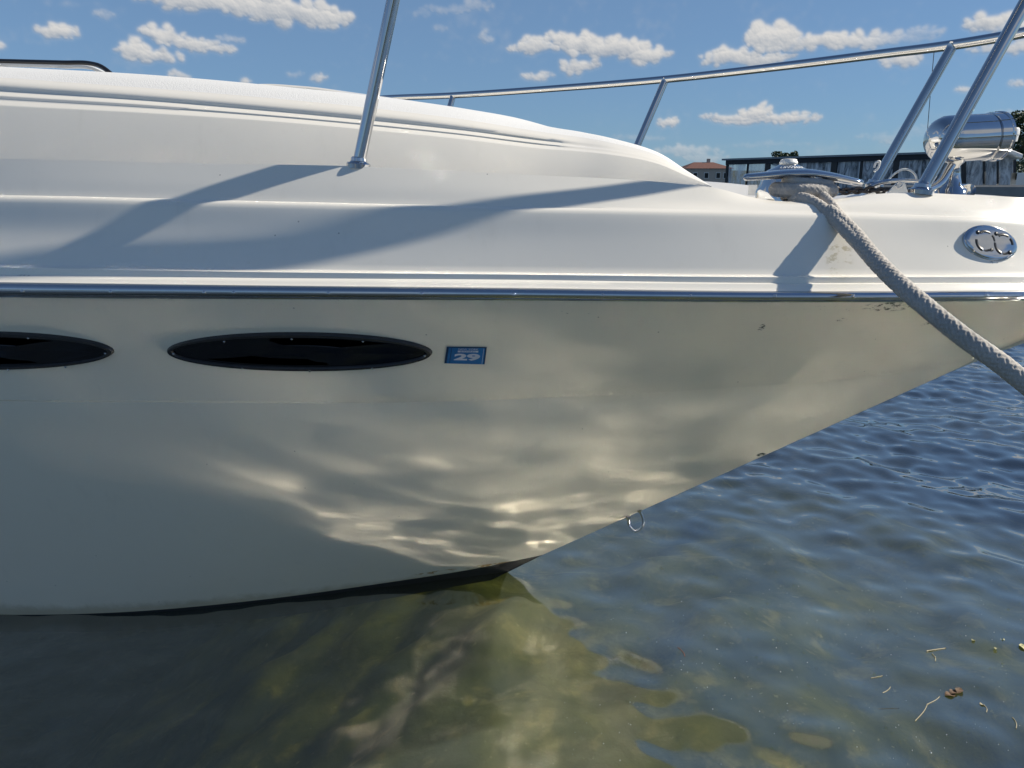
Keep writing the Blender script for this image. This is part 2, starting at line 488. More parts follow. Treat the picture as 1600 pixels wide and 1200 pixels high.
calm = 0.48 + 1.0 / (1 + np.exp(-((X * 0.75 + Y * 1.0) - 3.05) / 0.28))      # sheltered beside the hull, livelier out past the bow
swell, chop = wave_height(np.clip(X, -20, 20), np.clip(Y, -20, 20))
lively = 0.35 / (1 + np.exp(-((X * 0.75 + Y * 1.0) - 3.05) / 0.28))
calm = calm + .45 / (1 + np.exp((Y - 1.5) / .10))
Z = (swell * calm + chop * lively) * fade
nx_, ny_ = X.shape
idx = np.arange(nx_ * ny_).reshape(nx_, ny_)
Fq = np.stack([idx[:-1, :-1], idx[1:, :-1], idx[1:, 1:], idx[:-1, 1:]], -1).reshape(-1, 4)
me = bpy.data.meshes.new('water')
me.vertices.add(nx_ * ny_); me.vertices.foreach_set('co', np.stack([X, Y, Z], -1).ravel())
me.loops.add(Fq.size); me.loops.foreach_set('vertex_index', Fq.ravel().astype(np.int32))
me.polygons.add(len(Fq)); me.polygons.foreach_set('loop_start', np.arange(0, Fq.size, 4, dtype=np.int32))
me.update(); me.validate()
me.polygons.foreach_set('use_smooth', [True] * len(me.polygons))
WATER = bpy.data.materials.new('lake_water'); WATER.use_nodes = True
t = NT(WATER.node_tree); t.n.clear()
geo = t.node('ShaderNodeNewGeometry').outputs['Position']
dist = t.vec('LENGTH', geo, out=1)
bn = t.node('ShaderNodeBump'); bn.inputs['Distance'].default_value = 0.05
t.put(bn.inputs['Strength'], t.smooth(dist, 5, 14, 0.0, 0.5))
t.put(bn.inputs['Height'], t.noise(t.vec('MULTIPLY', geo, (1, 2.4, 1)), 2.0, 6, 0.6))
inc = t.node('ShaderNodeNewGeometry')
cosi = t.math('ABSOLUTE', t.vec('DOT_PRODUCT', inc.outputs['Incoming'], bn.outputs[0], out=1))
F0 = 0.19
fr = t.math('MULTIPLY_ADD', t.math('POWER', t.math('SUBTRACT', 1.0, cosi), 2.4), 1 - F0, F0, clamp=True)
tr = t.node('ShaderNodeBsdfTransparent'); tr.inputs[0].default_value = (.93, .96, .86, 1)
df = t.node('ShaderNodeBsdfDiffuse'); df.inputs[0].default_value = (.34, .40, .33, 1)
gl = t.node('ShaderNodeBsdfGlossy'); t.l.new(bn.outputs[0], gl.inputs['Normal'])
sy_ = t.node('ShaderNodeSeparateXYZ'); t.put(sy_.inputs[0], geo)
t.put(gl.inputs['Roughness'], t.smooth(sy_.outputs[1], 2.2, 2.8, .095, .03))
m1 = t.node('ShaderNodeMixShader')
t.put(m1.inputs[0], t.smooth(t.noise(geo, 1.3, 4, .55), .3, .75, .04, .12)); t.l.new(tr.outputs[0], m1.inputs[1]); t.l.new(df.outputs[0], m1.inputs[2])
m2 = t.node('ShaderNodeMixShader')
t.put(m2.inputs[0], fr); t.l.new(m1.outputs[0], m2.inputs[1]); t.l.new(gl.outputs[0], m2.inputs[2])
t.l.new(m2.outputs[0], t.node('ShaderNodeOutputMaterial').inputs[0])
water = new_obj('water', me, None, [WATER]); tag(water, 'rippled clear green lake water beside the white hull', None, None, 'structure')

# lake bed
bxs, bys = axis(-3.5, 4.5, .05, 300, 1.3), axis(-1, 7, .05, 300, 1.3)
X, Y = np.meshgrid(bxs, bys, indexing='ij')
rs = np.random.RandomState(3); Zb = np.full_like(X, -0.46)
for _ in range(60):
    lam = math.exp(rs.uniform(math.log(.18), math.log(1.6))); th = rs.uniform(0, 6.28); k = 2*math.pi/lam
    Zb += .009 * (lam ** .8) * np.sin(k*(math.cos(th)*X + math.sin(th)*Y) + rs.uniform(0, 6.28))
Zb -= np.clip(np.hypot(X, Y - 2) - 3, 0, 8) * .18
Zb -= np.clip(Y - 2.5, 0, 6) * .16 + np.clip(X - 1.2, 0, 4) * .06
Zb -= np.clip(-X - .1, 0, 3) ** 1.3 * .45
BED, t, b = mat('lake_bed_silt')
geo = t.node('ShaderNodeNewGeometry').outputs['Position']
n_a = t.noise(geo, 2.6, 7, .62, 0.1); n_b = t.noise(geo, 7, 7, .62, 0.15); n_c = t.noise(geo, 34, 4, .6)
c_ = t.mix(t.smooth(n_a, .36, .66), (.046, .058, .015), (.150, .150, .052))
c_ = t.mix(t.smooth(n_b, .50, .72), c_, (.28, .24, .105))
c_ = t.mix(t.smooth(n_b, .30, .44, .75, 0), c_, (.030, .042, .014))
c_ = t.mix(t.smooth(n_c, .64, .74, 0, .6), c_, (.45, .40, .25))
t.put(b.inputs['Base Color'], c_); setp(b, Roughness=.95)
bn = t.node('ShaderNodeBump'); bn.inputs['Strength'].default_value = .4; bn.inputs['Distance'].default_value = .03
t.put(bn.inputs['Height'], n_b); t.l.new(bn.outputs[0], b.inputs['Normal'])
ABSORB = bpy.data.materials.new('greenish_water_body'); ABSORB.use_nodes = True
t2 = NT(ABSORB.node_tree); t2.n.clear()
va = t2.node('ShaderNodeVolumeAbsorption'); va.inputs['Color'].default_value = (.60, .61, .16, 1); va.inputs['Density'].default_value = 1.15
t2.l.new(va.outputs[0], t2.node('ShaderNodeOutputMaterial').inputs[1])
body = MB().box((0, 0, -3.06), (600, 600, 6)).build('water_depths', ABSORB, smooth=False)
tag(body, 'green tinted depth of the lake under its surface', None, None, 'structure')
mb = MB().grid(np.stack([X, Y, Zb], -1))
bed = mb.build('lake_bed', BED); tag(bed, 'olive green weedy lake bed seen through the shallow water', None, None, 'structure')

# ------------------------------------------------------------------ THE BOAT
BOAT = empty('motor_cruiser', (-0.6, 2.2, 0))
tag(BOAT, 'white motor cruiser moored with its bow to the right, chrome rub rail and bow rail', 'motorboat')

N = 130
def longline(K): return spline(K, N)
def curve_uvY(L): return [at(*q) for q in L]
# --- longitudinal lines of the hull, bow to stern
rail_low = [(1.222, 1.457, .885)] + [tuple(at(u, v, y)) for u, v, y in [(1600, 469, 1.322), (1400, 471, 1.288), (1200, 471, 1.280), (800, 468, 1.300), (400, 466, 1.335), (0, 463, 1.385)]] + [(-1.6, 1.462, .905), (-2.6, 1.72, .905), (-4.2, 2.36, .905)]
crease = [tuple(atc(1530, 561))] + [tuple(at(u, v, y)) for u, v, y in [(1330, 590, 1.535), (1100, 608, 1.497), (800, 622, 1.470), (640, 627, 1.462), (300, 627, 1.462), (0, 625, 1.485)]] + [(-1.6, 1.545, .68), (-2.6, 1.79, .68), (-4.2, 2.43, .68)]
paint = [tuple(atc(848, 867))] + [tuple(atz(u, v, z)) for u, v, z in [(740, 889, .040), (600, 911, .024), (400, 938, .009), (200, 956, .004), (0, 960.5, .003)]] + [(-1.9, 1.83, .003), (-2.6, 2.02, .003), (-4.2, 2.66, .003)]
below = [(-.06, 2.03, -.035), (-.3, 1.985, -.06), (-.6, 1.90, -.07), (-1.0, 1.83, -.075), (-1.5, 1.83, -.08), (-2.0, 1.91, -.085), (-2.6, 2.09, -.09), (-4.2, 2.73, -.1)]
keel = [(-.14, 2.066, -.07), (-.5, 2.226, -.22), (-1.0, 2.449, -.33), (-2.6, 3.16, -.44), (-4.2, 3.87, -.46)]
Ls = [longline(L) for L in (rail_low, crease, paint, below, keel)]
def across(Ls, cuts):
    """surface through longitudinal lines; cuts = rows between each pair"""
    Ls = np.array(Ls); rows = []
    for j in range(N):
        K = Ls[:, j]
        par = np.arange(len(K), dtype=float)
        ts = np.concatenate([np.linspace(i, i + 1, c, endpoint=False) for i, c in enumerate(cuts)] + [[len(K) - 1]])
        rows.append(spline(K, 0, par, ts))
    return np.array(rows)            # N x rows x 3
def bow_lin(Ls, cuts):
    Ls = np.array(Ls); rows = []
    for i, c in enumerate(cuts):
        for t_ in np.linspace(0, 1, c, endpoint=False): rows.append(Ls[i] * (1 - t_) + Ls[i + 1] * t_)
    rows.append(Ls[-1]); return np.array(rows).transpose(1, 0, 2)
# topside panels: slight concave flare above, straight below the knuckle
A = bow_lin(Ls[:2], [10]); tt = np.linspace(0, 1, 11)
A[:, :, 1] += (np.sin(math.pi * tt) * .010)[None, :]
B = bow_lin(Ls[1:3], [24]); tb = np.linspace(0, 1, 25)
blend = np.clip(np.linspace(0, 2.2, N), 0, 1)[:, None]
B[:, :, 1] -= (np.sin(math.pi * tb) * .012)[None, :] * blend
# 4 mm knuckle step at the crease
B[:, 0, 1] += .004; B[:, 0, 2] -= .003
C = bow_lin(Ls[2:], [3, 6])
G = np.concatenate([A, B, C[:, 1:]], 1)
nr = G.shape[1]
V = np.concatenate([G.reshape(-1, 3), mirror(G.reshape(-1, 3))]); Fh = []; mi = []
for side in (0, 1):
    k = side * N * nr
    for i in range(N - 1):
        for j in range(nr - 1):
            q = (k + i*nr + j, k + (i+1)*nr + j, k + (i+1)*nr + j + 1, k + i*nr + j + 1)
            Fh.append(q if side else q[::-1]); mi.append(1 if j >= 11 + 24 else 0)
# transom
Fh.append(tuple([(N-1)*nr + j for j in range(nr)] + [N*nr + (N-1)*nr + j for j in range(nr - 1, -1, -1)])); mi.append(0)
hull = obj('hull', V, Fh, [HULLM, BOTTOM], BOAT, mi=mi, angle=25)
bvh_h = BVHTree.FromPolygons([tuple(p) for p in V.tolist()], [tuple(f) for f in Fh[:(N-1)*(nr-1)]])
def hit(bvh, u, v, off=0.0):
    r = ray(u, v); loc, nrm, i, d_ = bvh.ray_cast(Vector(E0), Vector(r).normalized())
    if loc is None: return None, None
    if nrm.dot(Vector(r)) > 0: nrm = -nrm
    return np.array(loc + nrm * off), np.array(nrm)

# --- deck side: rub rail ledge, gunwale, crest
U8 = [1600, 1400, 1200, 800, 400, 0]
RY = dict(zip(U8, [1.322, 1.288, 1.280, 1.300, 1.335, 1.385]))
def row(vs, dy, tipz, tipd, aftz, aftd, extra=None):
    K = [(TIP[0] + .022 - .9135*tipd, TIP[1] - .009 + .4067*tipd, tipz)] if extra is None else list(extra)
    K += [tuple(at(u, v, RY[u] + (dy[i] if isinstance(dy, (list, tuple)) else dy))) for i, (u, v) in enumerate(zip(U8, vs))]
    a = aftd
    K += [(-1.6, 1.462 + a, aftz), (-2.6, 1.72 + a, aftz), (-4.2, 2.36 + a, aftz)]
    return longline(K)
d = {}
D0 = row([467, 469, 469, 466, 464, 461], .001, .889, 0, .908, .001)
D1 = row([454, 455, 455, 450, 446, 441], .000, .904, 0, .928, .000)
D2 = row([452, 453, 453, 448, 444, 439], .003, .906, .004, .930, .003)
D3 = row([444, 444, 444, 440, 437, 432], .011, .915, .014, .938, .011)
D4 = row([442, 442, 442, 437, 434, 429], .019, .917, .022, .941, .019)
D5 = row([433, 433, 433, 429, 425, 418], .0205, .927, .024, .953, .0205)
D6 = row([430, 430, 430, 426, 421, 414], .030, .930, .034, .957, .030)
D7 = row([428, 428, 428, 424, 419, 412], .032, .932, .036, .960, .032)
D8 = row([395, 380, 375, 372, 368, 360], [.050, .056, .058, .058, .060, .060], .965, .056, 1.015, .060)
D9 = row([348, 340, 336, 328, 320, 311], [.069, .076, .078, .077, .079, .078], 1.012, .084, 1.07, .078)
D10 = row([344, 335, 331, 323, 314, 305], [.079, .086, .089, .087, .089, .087], 1.018, .094, 1.078, .087)
D11 = row([330, 318, 320, 300, 290, 280], [.094, .104, .108, .104, .104, .101], 1.036, .110, 1.105, .101)
def crest_row(vs_list, dys, tipz, tipd, aftz, aftd):
    K = [(TIP[0] + .022 - .9135*tipd, TIP[1] - .009 + .4067*tipd, tipz)]
    def ry(u): return float(np.interp(u, U8[::-1], [RY[k] for k in U8[::-1]]))
    K += [tuple(at(u, v, ry(u) + dy)) for (u, v), dy in zip(vs_list, dys)]
    K += [(-1.6, 1.462 + aftd, aftz), (-2.6, 1.72 + aftd, aftz), (-4.2, 2.36 + aftd, aftz)]
    return spline(K, 0, None, None) if False else K
crest_px = [(1600, 309), (1500, 304), (1420, 301), (1370, 303), (1320, 309), (1270, 314), (1215, 314), (1170, 307), (1120, 294), (1060, 287), (800, 272), (560, 260), (300, 255), (0, 248)]
crest_dy = [.118, .132, .135, .135, .133, .132, .132, .132, .131, .130, .127, .125, .122, .118]
CK = crest_row(crest_px, crest_dy, 1.060, .140, 1.150, .118)
# sample the crest with the same spacing law as its neighbours (by X)
D12 = spline(CK, 900)
def resample_x(C_, ref):
    xs = C_[:, 0]; o_ = np.argsort(xs)
    return np.stack([np.interp(ref[:, 0] - (ref[0, 0] - C_[0, 0]) * np.exp(-np.arange(len(ref)) / 6.0), xs[o_], C_[o_, k]) for k in range(3)], 1)
N_OLD = N
# refine every row to 260 stations so that the cleat pocket is smooth
N = 300
def re(K): 
    K = np.array(K); par = np.concatenate([[0], np.cumsum(np.linalg.norm(np.diff(K, axis=0), axis=1))])
    return spline(K, N, par)
rows = [re(r_) for r_ in (D0, D1, D2, D3, D4, D5, D6, D7, D8, D9, D10, D11)]
D12r = resample_x(D12, rows[-1])
D13r = D12r.copy(); nin = np.array([STB[0], STB[1]]); D13r[:, :2] += nin * .03; D13r[:, 2] -= .004
# inner edge of the flat side deck and crown line down the middle
# let the pocket notch fade out over the rounded shoulder row
rows += [D12r]
smooth_cuts = [1, 1, 2, 1, 1, 1, 1, 4, 5, 1, 4, 5]
Gd = []
allr = np.array(rows)
cuts = smooth_cuts
hard = {0, 1, 4, 7}
# group rows into segments joined smoothly: lip (0-7) linear, gunwale (7-12) smooth
seg1 = bow_lin(allr[:8], [1, 1, 2, 1, 1, 1, 1])
seg2 = across(allr[7:], [6, 6, 2, 4, 5])
inner = [D13r, D13r.copy(), D13r.copy()]
cen = TIP + np.outer((D12r[:, :2] - TIP) @ AFT, AFT)
inner[1] = np.concatenate([.5 * (D13r[:, :2] + cen), (np.minimum.accumulate(np.full(len(cen), 9.)) * 0 + np.interp(D12r[:, 0], [-4, -1, .0, .3, .9, 1.2], [1.13, 1.12, 1.07, 1.035, 1.04, 1.04]))[:, None]], 1)
inner[2] = np.concatenate([cen, (np.interp(D12r[:, 0], [-4, -1, .0, .3, .9, 1.2], [1.13, 1.12, 1.07, 1.035, 1.045, 1.04]))[:, None]], 1)
Gd = np.concatenate([seg1, seg2[:, 1:], np.array(inner).transpose(1, 0, 2)], 1)
nrd = Gd.shape[1]
V = np.concatenate([Gd.reshape(-1, 3), mirror(Gd.reshape(-1, 3))]); Fd = []
for side in (0, 1):
    k = side * N * nrd
    for i in range(N - 1):
        for j in range(nrd - 1):
            q = (k + i*nrd + j, k + (i+1)*nrd + j, k + (i+1)*nrd + j + 1, k + i*nrd + j + 1)
            Fd.append(q[::-1] if not side else q)
Fd = [f[::-1] for f in Fd]
deck = obj('deck', V, Fd, GEL, BOAT, angle=32)
bvh_d = BVHTree.FromPolygons([tuple(p) for p in V.tolist()], [tuple(f) for f in Fd])

# --- rub rail: polished half-round strip
def rub_strip(side):
    mid = (re(D0) + re(D1)) / 2
    Gs = []
    T_ = np.gradient(mid, axis=0); T_[:, 2] = 0; T_ /= np.linalg.norm(T_, axis=1)[:, None]
    out = np.stack([-T_[:, 1], T_[:, 0], T_[:, 2]], 1)
    out *= np.sign((out[:, :2] @ -STB))[:, None] if True else 1
    hh = (re(D1)[:, 2] - re(D0)[:, 2]) / 2 + .0005
    prof = [(-.004, -1.25), (.006, -1.22), (.0075, -.95), (.006, -.84), (.0105, -.74), (.0145, -.45), (.016, 0), (.0145, .45), (.0105, .78), (.005, .97), (-.004, 1.0)]
    for i in range(N): Gs.append([mid[i] + out[i]*a + np.array([0, 0, b_*hh[i]]) for a, b_ in prof])
    Gs = np.array(Gs)
    return mirror(Gs) if side else Gs
RB = MB(); g0 = rub_strip(0); RB.grid(g0); g1 = rub_strip(1); RB.grid(g1[::-1])
rub = RB.build('rub_rail', STEEL, BOAT, angle=50)
bvh_r = BVHTree.FromPolygons([tuple(p) for p in g0.reshape(-1, 3).tolist()], [tuple(f) for f in RB.F[:(N-1)*10]])
sc0 = None
for u in (-105, 35, 173, 319, 365, 513, 659, 803, 942, 1079, 1211, 1333, 1443, 1541):
    v = np.interp(u, [0, 300, 600, 1150, 1600], [455, 457, 459, 463.5, 462])
    p_, n_ = hit(bvh_r, u, v)
    if p_ is None: continue
    if sc0 is None:
        sc0 = MB().lathe([(.0034, -.001), (.0034, .0004), (.0026, .0014), (.0012, .0018), (.0009, .0012)], (0, 0, 0), (0, -1, 0), 14).build('screw', STEEL, rub, angle=40, origin=(0, 0, 0))
        s_ = sc0
    else:
        s_ = sc0.copy(); COL.objects.link(s_)
    s_.parent = rub; s_.location = Vector(p_) - rub.location - BOAT.location
# joint between two lengths of rail
p_, n_ = hit(bvh_r, 341, 456)

# --- cabin trunk with moulded grooves and nonskid top
TU = [1112, 1075, 1030, 960, 905, 860, 720, 600, 420, 250, 0, -300, -700]
def tl(vs, ys): return [tuple(at(u, v, y)) for u, v, y in zip(TU, vs, ys)]
Yb = [1.468, 1.478, 1.49, 1.50, 1.51, 1.52, 1.543, 1.565, 1.598, 1.632, 1.682, 1.745, 1.84]
def Yd(k): return [y + k * min(1, i / 4) for i, y in enumerate(Yb)]
sil = [291, 268, 239, 217, 206, 200, 172, 154, 133, 118, 104, 88, 68]
bnd = [291, 271, 244, 224, 214, 208, 186, 171, 153, 139, 121, 100, 74]
sh1 = [291, 272, 247, 229, 221, 215, 195, 181, 164, 149, 131, 110, 83]
g1_ = [291, 273, 249, 232, 226, 220, 202, 189, 172, 157, 140, 119, 91]
pt = [291, 276, 257, 243, 237, 234, 218, 206, 190, 179, 166, 148, 120]
bs = [296, 296, 296, 292, 290, 288, 282, 276, 271, 268, 264, 256, 240]
gx = [0, 0, 0, 0, .35, 1, 1, 1, 1, 1, 1, 1, 1]
def lerp(a, b_, k): return [x + (y - x) * k for x, y in zip(a, b_)]
Ln = []
def addL(vs, k, groove=0.0):
    Ln.append(longline2(tl(vs, [y + groove * g for y, g in zip(Yd(k), gx)])))
def longline2(K): return spline(K, 200)
addL(bs, 0.0)
addL(pt, .030)
addL(lerp(pt, g1_, .12), .0335, .001)
addL(lerp(pt, g1_, .30), .041, .006)
addL(lerp(pt, g1_, .46), .046, .0075)
addL(lerp(pt, g1_, .58), .049, .004)
addL(lerp(pt, g1_, .68), .053, .004)
addL(lerp(pt, g1_, .82), .060, .009)
addL(lerp(pt, g1_, .95), .065, .010)
addL(lerp(g1_, sh1, .35), .070, .004)
addL(sh1, .078)
addL(lerp(sh1, bnd, .6), .092)
addL(bnd, .104)
NSI = len(Ln) - 1
addL(lerp(bnd, sil, .55), .135)
addL(sil, .185)
Ln = np.array(Ln)                       # rows x 200 x 3
top = []
S = Ln[-1]; M_ = mirror(S)
for k in (.18, .5):
    q = S * (1 - k) + M_ * k; q[:, 2] += .012 * (1 - (1 - 2*k)**2)
    w_ = np.exp(-np.arange(200) / 14.0)[:, None]
    q[:, :2] += AFT[None] * w_ * .34 * 2*k
    q[:, 2] -= w_[:, 0] * .03 * 2*k
    top.append(q)
def strip(lines): return np.array(lines).transpose(1, 0, 2)
side_g = strip(list(Ln[:NSI + 1])); top_g = strip(list(Ln[NSI:]) + top)
def cab_part(name, g, m):
    mb = MB(); a, b_ = g.shape[:2]
    mb.grid(g); F0 = mb.F; mb.F = [f[::-1] for f in F0]
    gm = mirror(g); kr = np.zeros(b_)
    if b_ == 5: kr = np.array([0, 0, 0, .36, 1.0])
    gm[:, :, :2] += AFT[None, None] * np.exp(-np.arange(a) / 14.0)[:, None, None] * (.68 * (1 - kr))[None, :, None]
    mb.grid(gm)
    return mb.build(name, m, BOAT, angle=60)
cab_part('cabin_side', side_g, GEL)
cab_part('nonskid_panel', top_g, NONSKID)

# --- hatch lid and its grab rail on the cabin top, just showing over the edge
mb = MB()
hx = [tuple(at(u, v, y)) for u, v, y in [(370, 133, 2.02), (400, 131, 2.04), (455, 133.5, 2.02), (500, 138, 1.99), (540, 146, 1.95), (570, 154, 1.92)]]
hx = spline(hx, 30); G_ = []
for p_ in hx:
    sec = [(0, -.035), (0, -.004), (.004, 0), (.02, .002), (.42, .012), (.44, -.03)]
    G_.append([p_ + np.array([STB[0]*a, STB[1]*a, z]) for a, z in sec])
mb.grid(np.array(G_)[::-1])
mb.build('hatch_lid', GEL, BOAT, angle=40)
def tube_px(L, r, n=14, res=60):
    return MB().tube(spline([at(*q) for q in L], res), r, n)
gr = tube_px([(-160, 92, 2.0), (0, 95.5, 1.95), (100, 98, 1.92), (140, 99, 1.91), (156, 103, 1.90), (172, 114, 1.89), (182, 124, 1.885)], .0052).build('hatch_rail', BLACK, BOAT)
tube_px([(-160, 99, 2.03), (0, 101, 1.99), (100, 104, 1.96), (146, 107, 1.94), (166, 116, 1.93)], .0045).build('hatch_trim', WHITEP, BOAT)

# --- portholes
PFRAME = simple('porthole_frame', (.030, .028, .027), .22, noise=.2, scale=40)
def porthole(cu, cv, au, av, screws):
    ring = []; n_ = 72
    root = None
    def loop(k, off):
        out = []
        for t_ in np.linspace(0, 2*math.pi, n_, endpoint=False):
            ct, st = math.cos(t_), math.sin(t_)
            x = abs(ct)**.96*math.copysign(1, ct)*(au - k); y = abs(st)**1.06*math.copysign(1, st)*(av - k*.62)
            p_, nn = hit(bvh_h, cu + x, cv - y + x/au*1.4, off)
            out.append(p_)
        return out
    mb = MB().grid(np.array([loop(-.8, -.002), loop(0, .003), loop(2.0, .0065), loop(7.5, .0070), loop(9.5, .0045), loop(10.5, -.001)]), closed_v=True)
    fr_ = mb.build('porthole', PFRAME, BOAT, angle=40)
    g_ = loop(9.0, .0022); c_ = hit(bvh_h, cu, cv, .0022)[0]
    def inner(k):
        out = []
        for t_ in np.linspace(0, 2*math.pi, n_, endpoint=False):
            out.append(hit(bvh_h, cu + math.cos(t_)*(au-10)*k, cv - math.sin(t_)*(av-6)*k + math.cos(t_)*1.4*k, .0022)[0])
        return out
    gm = MB().grid(np.array([g_] + [inner(k) for k in (.9, .75, .55, .35, .15)]), closed_v=True)
    k = len(gm.V); gm.V.append(tuple(c_)); gm.F += [(n_ + j, n_ + (j + 1) % n_, k) for j in range(n_)]
    gm.build('pane', GLASS, fr_)
    for (u, v) in screws:
        p_, nn = hit(bvh_h, u, v, .0066)
        if p_ is None: continue
        s_ = sc0.copy(); COL.objects.link(s_); s_.parent = fr_
        s_.rotation_euler = Vector((0, -1, 0)).rotation_difference(Vector(nn)).to_euler(); s_.scale = (.62, .62, .62)
        s_.location = Vector(p_) - fr_.location - BOAT.location
    return fr_
porthole(468.5, 548.5, 207, 29.5, [(273, 550), (352, 530.5), (457, 526.5), (568, 530), (664, 552.5), (380, 572.5), (485, 576.5), (582, 572.5)])
porthole(-29, 547, 207.5, 29.5, [(167, 549.5), (47, 525.5), (105, 571), (16, 575.5), (-60, 526)])

# --- registration sticker with its lettering
q4 = np.array([(698.2, 541.2), (760.8, 541.8), (757.2, 568.8), (694.3, 567.2)])
def st_px(x, y):                     # x,y in 0..1, y up
    a = q4[0]*(1-x) + q4[1]*x; b_ = q4[3]*(1-x) + q4[2]*x
    return a*y + b_*(1-y)
def st_pt(x, y, off): return hit(bvh_h, *st_px(x, y), off)[0]
BLUE = simple('sticker_blue', (0.006, 0.13, 0.34), 0.35, noise=.12, scale=60)
DKBLUE = simple('sticker_dark_blue', (0.005, 0.03, 0.09), 0.35, noise=.12, scale=60)
PRINT = simple('sticker_print', (0.52, 0.54, 0.58), 0.4, noise=.1, scale=120)
def patch(x0, x1, y0, y1, off, nx=8, ny=4):
    return MB().grid(np.array([[st_pt(x, y, off) for y in np.linspace(y0, y1, ny)] for x in np.linspace(x0, x1, nx)]))
stick = patch(0, 1, 0, 1, .0010).build('registration_sticker', DKBLUE, BOAT)
patch(.055, .965, .012, .955, .0014).build('sticker_face', BLUE, stick)
patch(.29, .80, .70, .80, .0019).build('print_bar', PRINT, stick)
patch(.12, .135, .05, .93, .0018, 2, 4).build('print_line', DKBLUE, stick)
patch(.925, .935, .05, .93, .0018, 2, 4).build('print_line', PRINT, stick)
def text_mesh(body, bold=0.0):
    cu_ = bpy.data.curves.new('lettering', 'FONT'); cu_.body = body; cu_.offset = bold; cu_.resolution_u = 6
    o_ = bpy.data.objects.new('lettering', cu_); COL.objects.link(o_)
    dg = bpy.context.evaluated_depsgraph_get(); me_ = bpy.data.meshes.new_from_object(o_.evaluated_get(dg))
    bpy.data.objects.remove(o_); bpy.data.curves.remove(cu_)
    V_ = np.array([v_.co[:] for v_ in me_.vertices]); F_ = [tuple(p_.vertices) for p_ in me_.polygons]
    bpy.data.meshes.remove(me_)
    V_[:, :2] -= V_[:, :2].min(0); V_[:, :2] /= V_[:, :2].max(0)
    return V_, F_
def letter(body, x0, x1, y0, y1, off, m, bold=0.0):
    V_, F_ = text_mesh(body, bold)
    P_ = [st_pt(x0 + (x1-x0)*v_[0], y0 + (y1-y0)*v_[1], off) for v_ in V_]
    return obj('lettering', P_, F_, m, stick, smooth=False)
letter('29', .22, .86, .22, .62, .0020, PRINT, .045)
letter('NEW YORK', .30, .80, .84, .93, .0020, PRINT, .01)
letter('EXPIRES', .36, .74, .715, .785, .0023, BLUE, .01)

# --- chrome emblem: oval plate with two broken rings
ec, en = hit(bvh_d, 1546, 380)
en = Vector(en)
etilt = R(-7.5)
ex = (at(1600, 388, ec[1]) - at(1500, 375, ec[1])); ex = Vector(ex) - en * Vector(ex).dot(en); ex.normalize()
ey = en.cross(ex); ey.normalize()
if ey.z < 0: ey = -ey
EA, EB = .0535, .0315
EH = .62
def em(x, y, h): return np.array(Vector(ec) + ex*(x*EA) + ey*(y*EB) + en*(h*EH))
def ering(k, h, n_=64): return [em(k*math.cos(t_), k*math.sin(t_), h) for t_ in np.linspace(0, 2*math.pi, n_, endpoint=False)]
mb = MB().grid(np.array([ering(.98, -.006), ering(1.0, .001), ering(1.0, .0035), ering(.965, .0052), ering(.93, .0056), ering(.945, .0075), ering(.90, .0098), ering(.80, .0106), ering(.4, .0116), ering(.02, .0118)]), closed_v=True)
mb.F.append(tuple(len(mb.V) - 64 + j for j in range(64)))
emb = mb.build('emblem', STEEL, BOAT, angle=30)
def arc(cx_, r_, a0, a1, w0, w1, n_=16):
    G_ = []
    for i in range(n_):
        k = i/(n_-1); a_ = R(a0 + (a1-a0)*k); w_ = w0 + (w1-w0)*k
        G_.append([em(cx_ + (r_-w_)*math.cos(a_)*.60, (r_-w_)*math.sin(a_), .0104), em(cx_ + (r_-w_)*math.cos(a_)*.60, (r_-w_)*math.sin(a_), .0122), em(cx_ + (r_+w_)*math.cos(a_)*.60, (r_+w_)*math.sin(a_), .0120), em(cx_ + (r_+w_)*math.cos(a_)*.60, (r_+w_)*math.sin(a_), .0100)])
    return MB().grid(np.array(G_))
def dot(cx_, cy_, r_):
    return MB().grid(np.array([[em(cx_ + k*r_*.62*math.cos(t_), cy_ + k*r_*math.sin(t_), h) for t_ in np.linspace(0, 2*math.pi, 14, endpoint=False)] for k, h in ((1, .010), (1, .0122), (.05, .0126))]), closed_v=True)
for cx_ in (-.26, .42):
    for a0, a1, w0, w1 in ((62, 130, .05, .085), (180, 255, .07, .09), (5, 45, .05, .07), (268, 300, .05, .07)):
        arc(cx_, .55, a0, a1, w0, w1).build('ring_slot', BLACK, emb)
dot(-.55, .42, .12).build('ring_dot', BLACK, emb); dot(.12, .52, .12).build('ring_dot', BLACK, emb); dot(.66, -.42, .12).build('ring_dot', BLACK, emb); dot(-.02, -.45, .10).build('ring_dot', BLACK, emb)

# --- bow rail: one bent tube right round, stanchions on bases
TUBE = .0118
prt = [(-4.2, 2.45, 1.40), (-2.6, 1.80, 1.43), (-1.5, 1.555, 1.46), tuple(at(250, -25, 1.48)), tuple(at(622, -36, 1.453)), tuple(at(1100, -41, 1.42)), tuple(at(1480, -42, 1.445)), tuple(at(1600, -37, 1.475))]
stbd = [tuple(at(*q)) for q in [(1720, 18, 1.60), (1600, 51, 1.80), (1490, 70, 1.93), (1380, 84, 2.10), (1210, 105, 2.36), (1040, 124, 2.66), (870, 138, 2.95), (707, 149, 3.22), (590, 154, 3.50)]] + [(-1.5, 4.1, 1.42), (-2.6, 4.75, 1.40)]
bowtip = [tuple(at(1745, -28, 1.505)), tuple(at(1772, -8, 1.55))]
br = MB().tube(spline(prt + bowtip + stbd, 500), TUBE, 20).build('bow_rail', STEEL, BOAT)
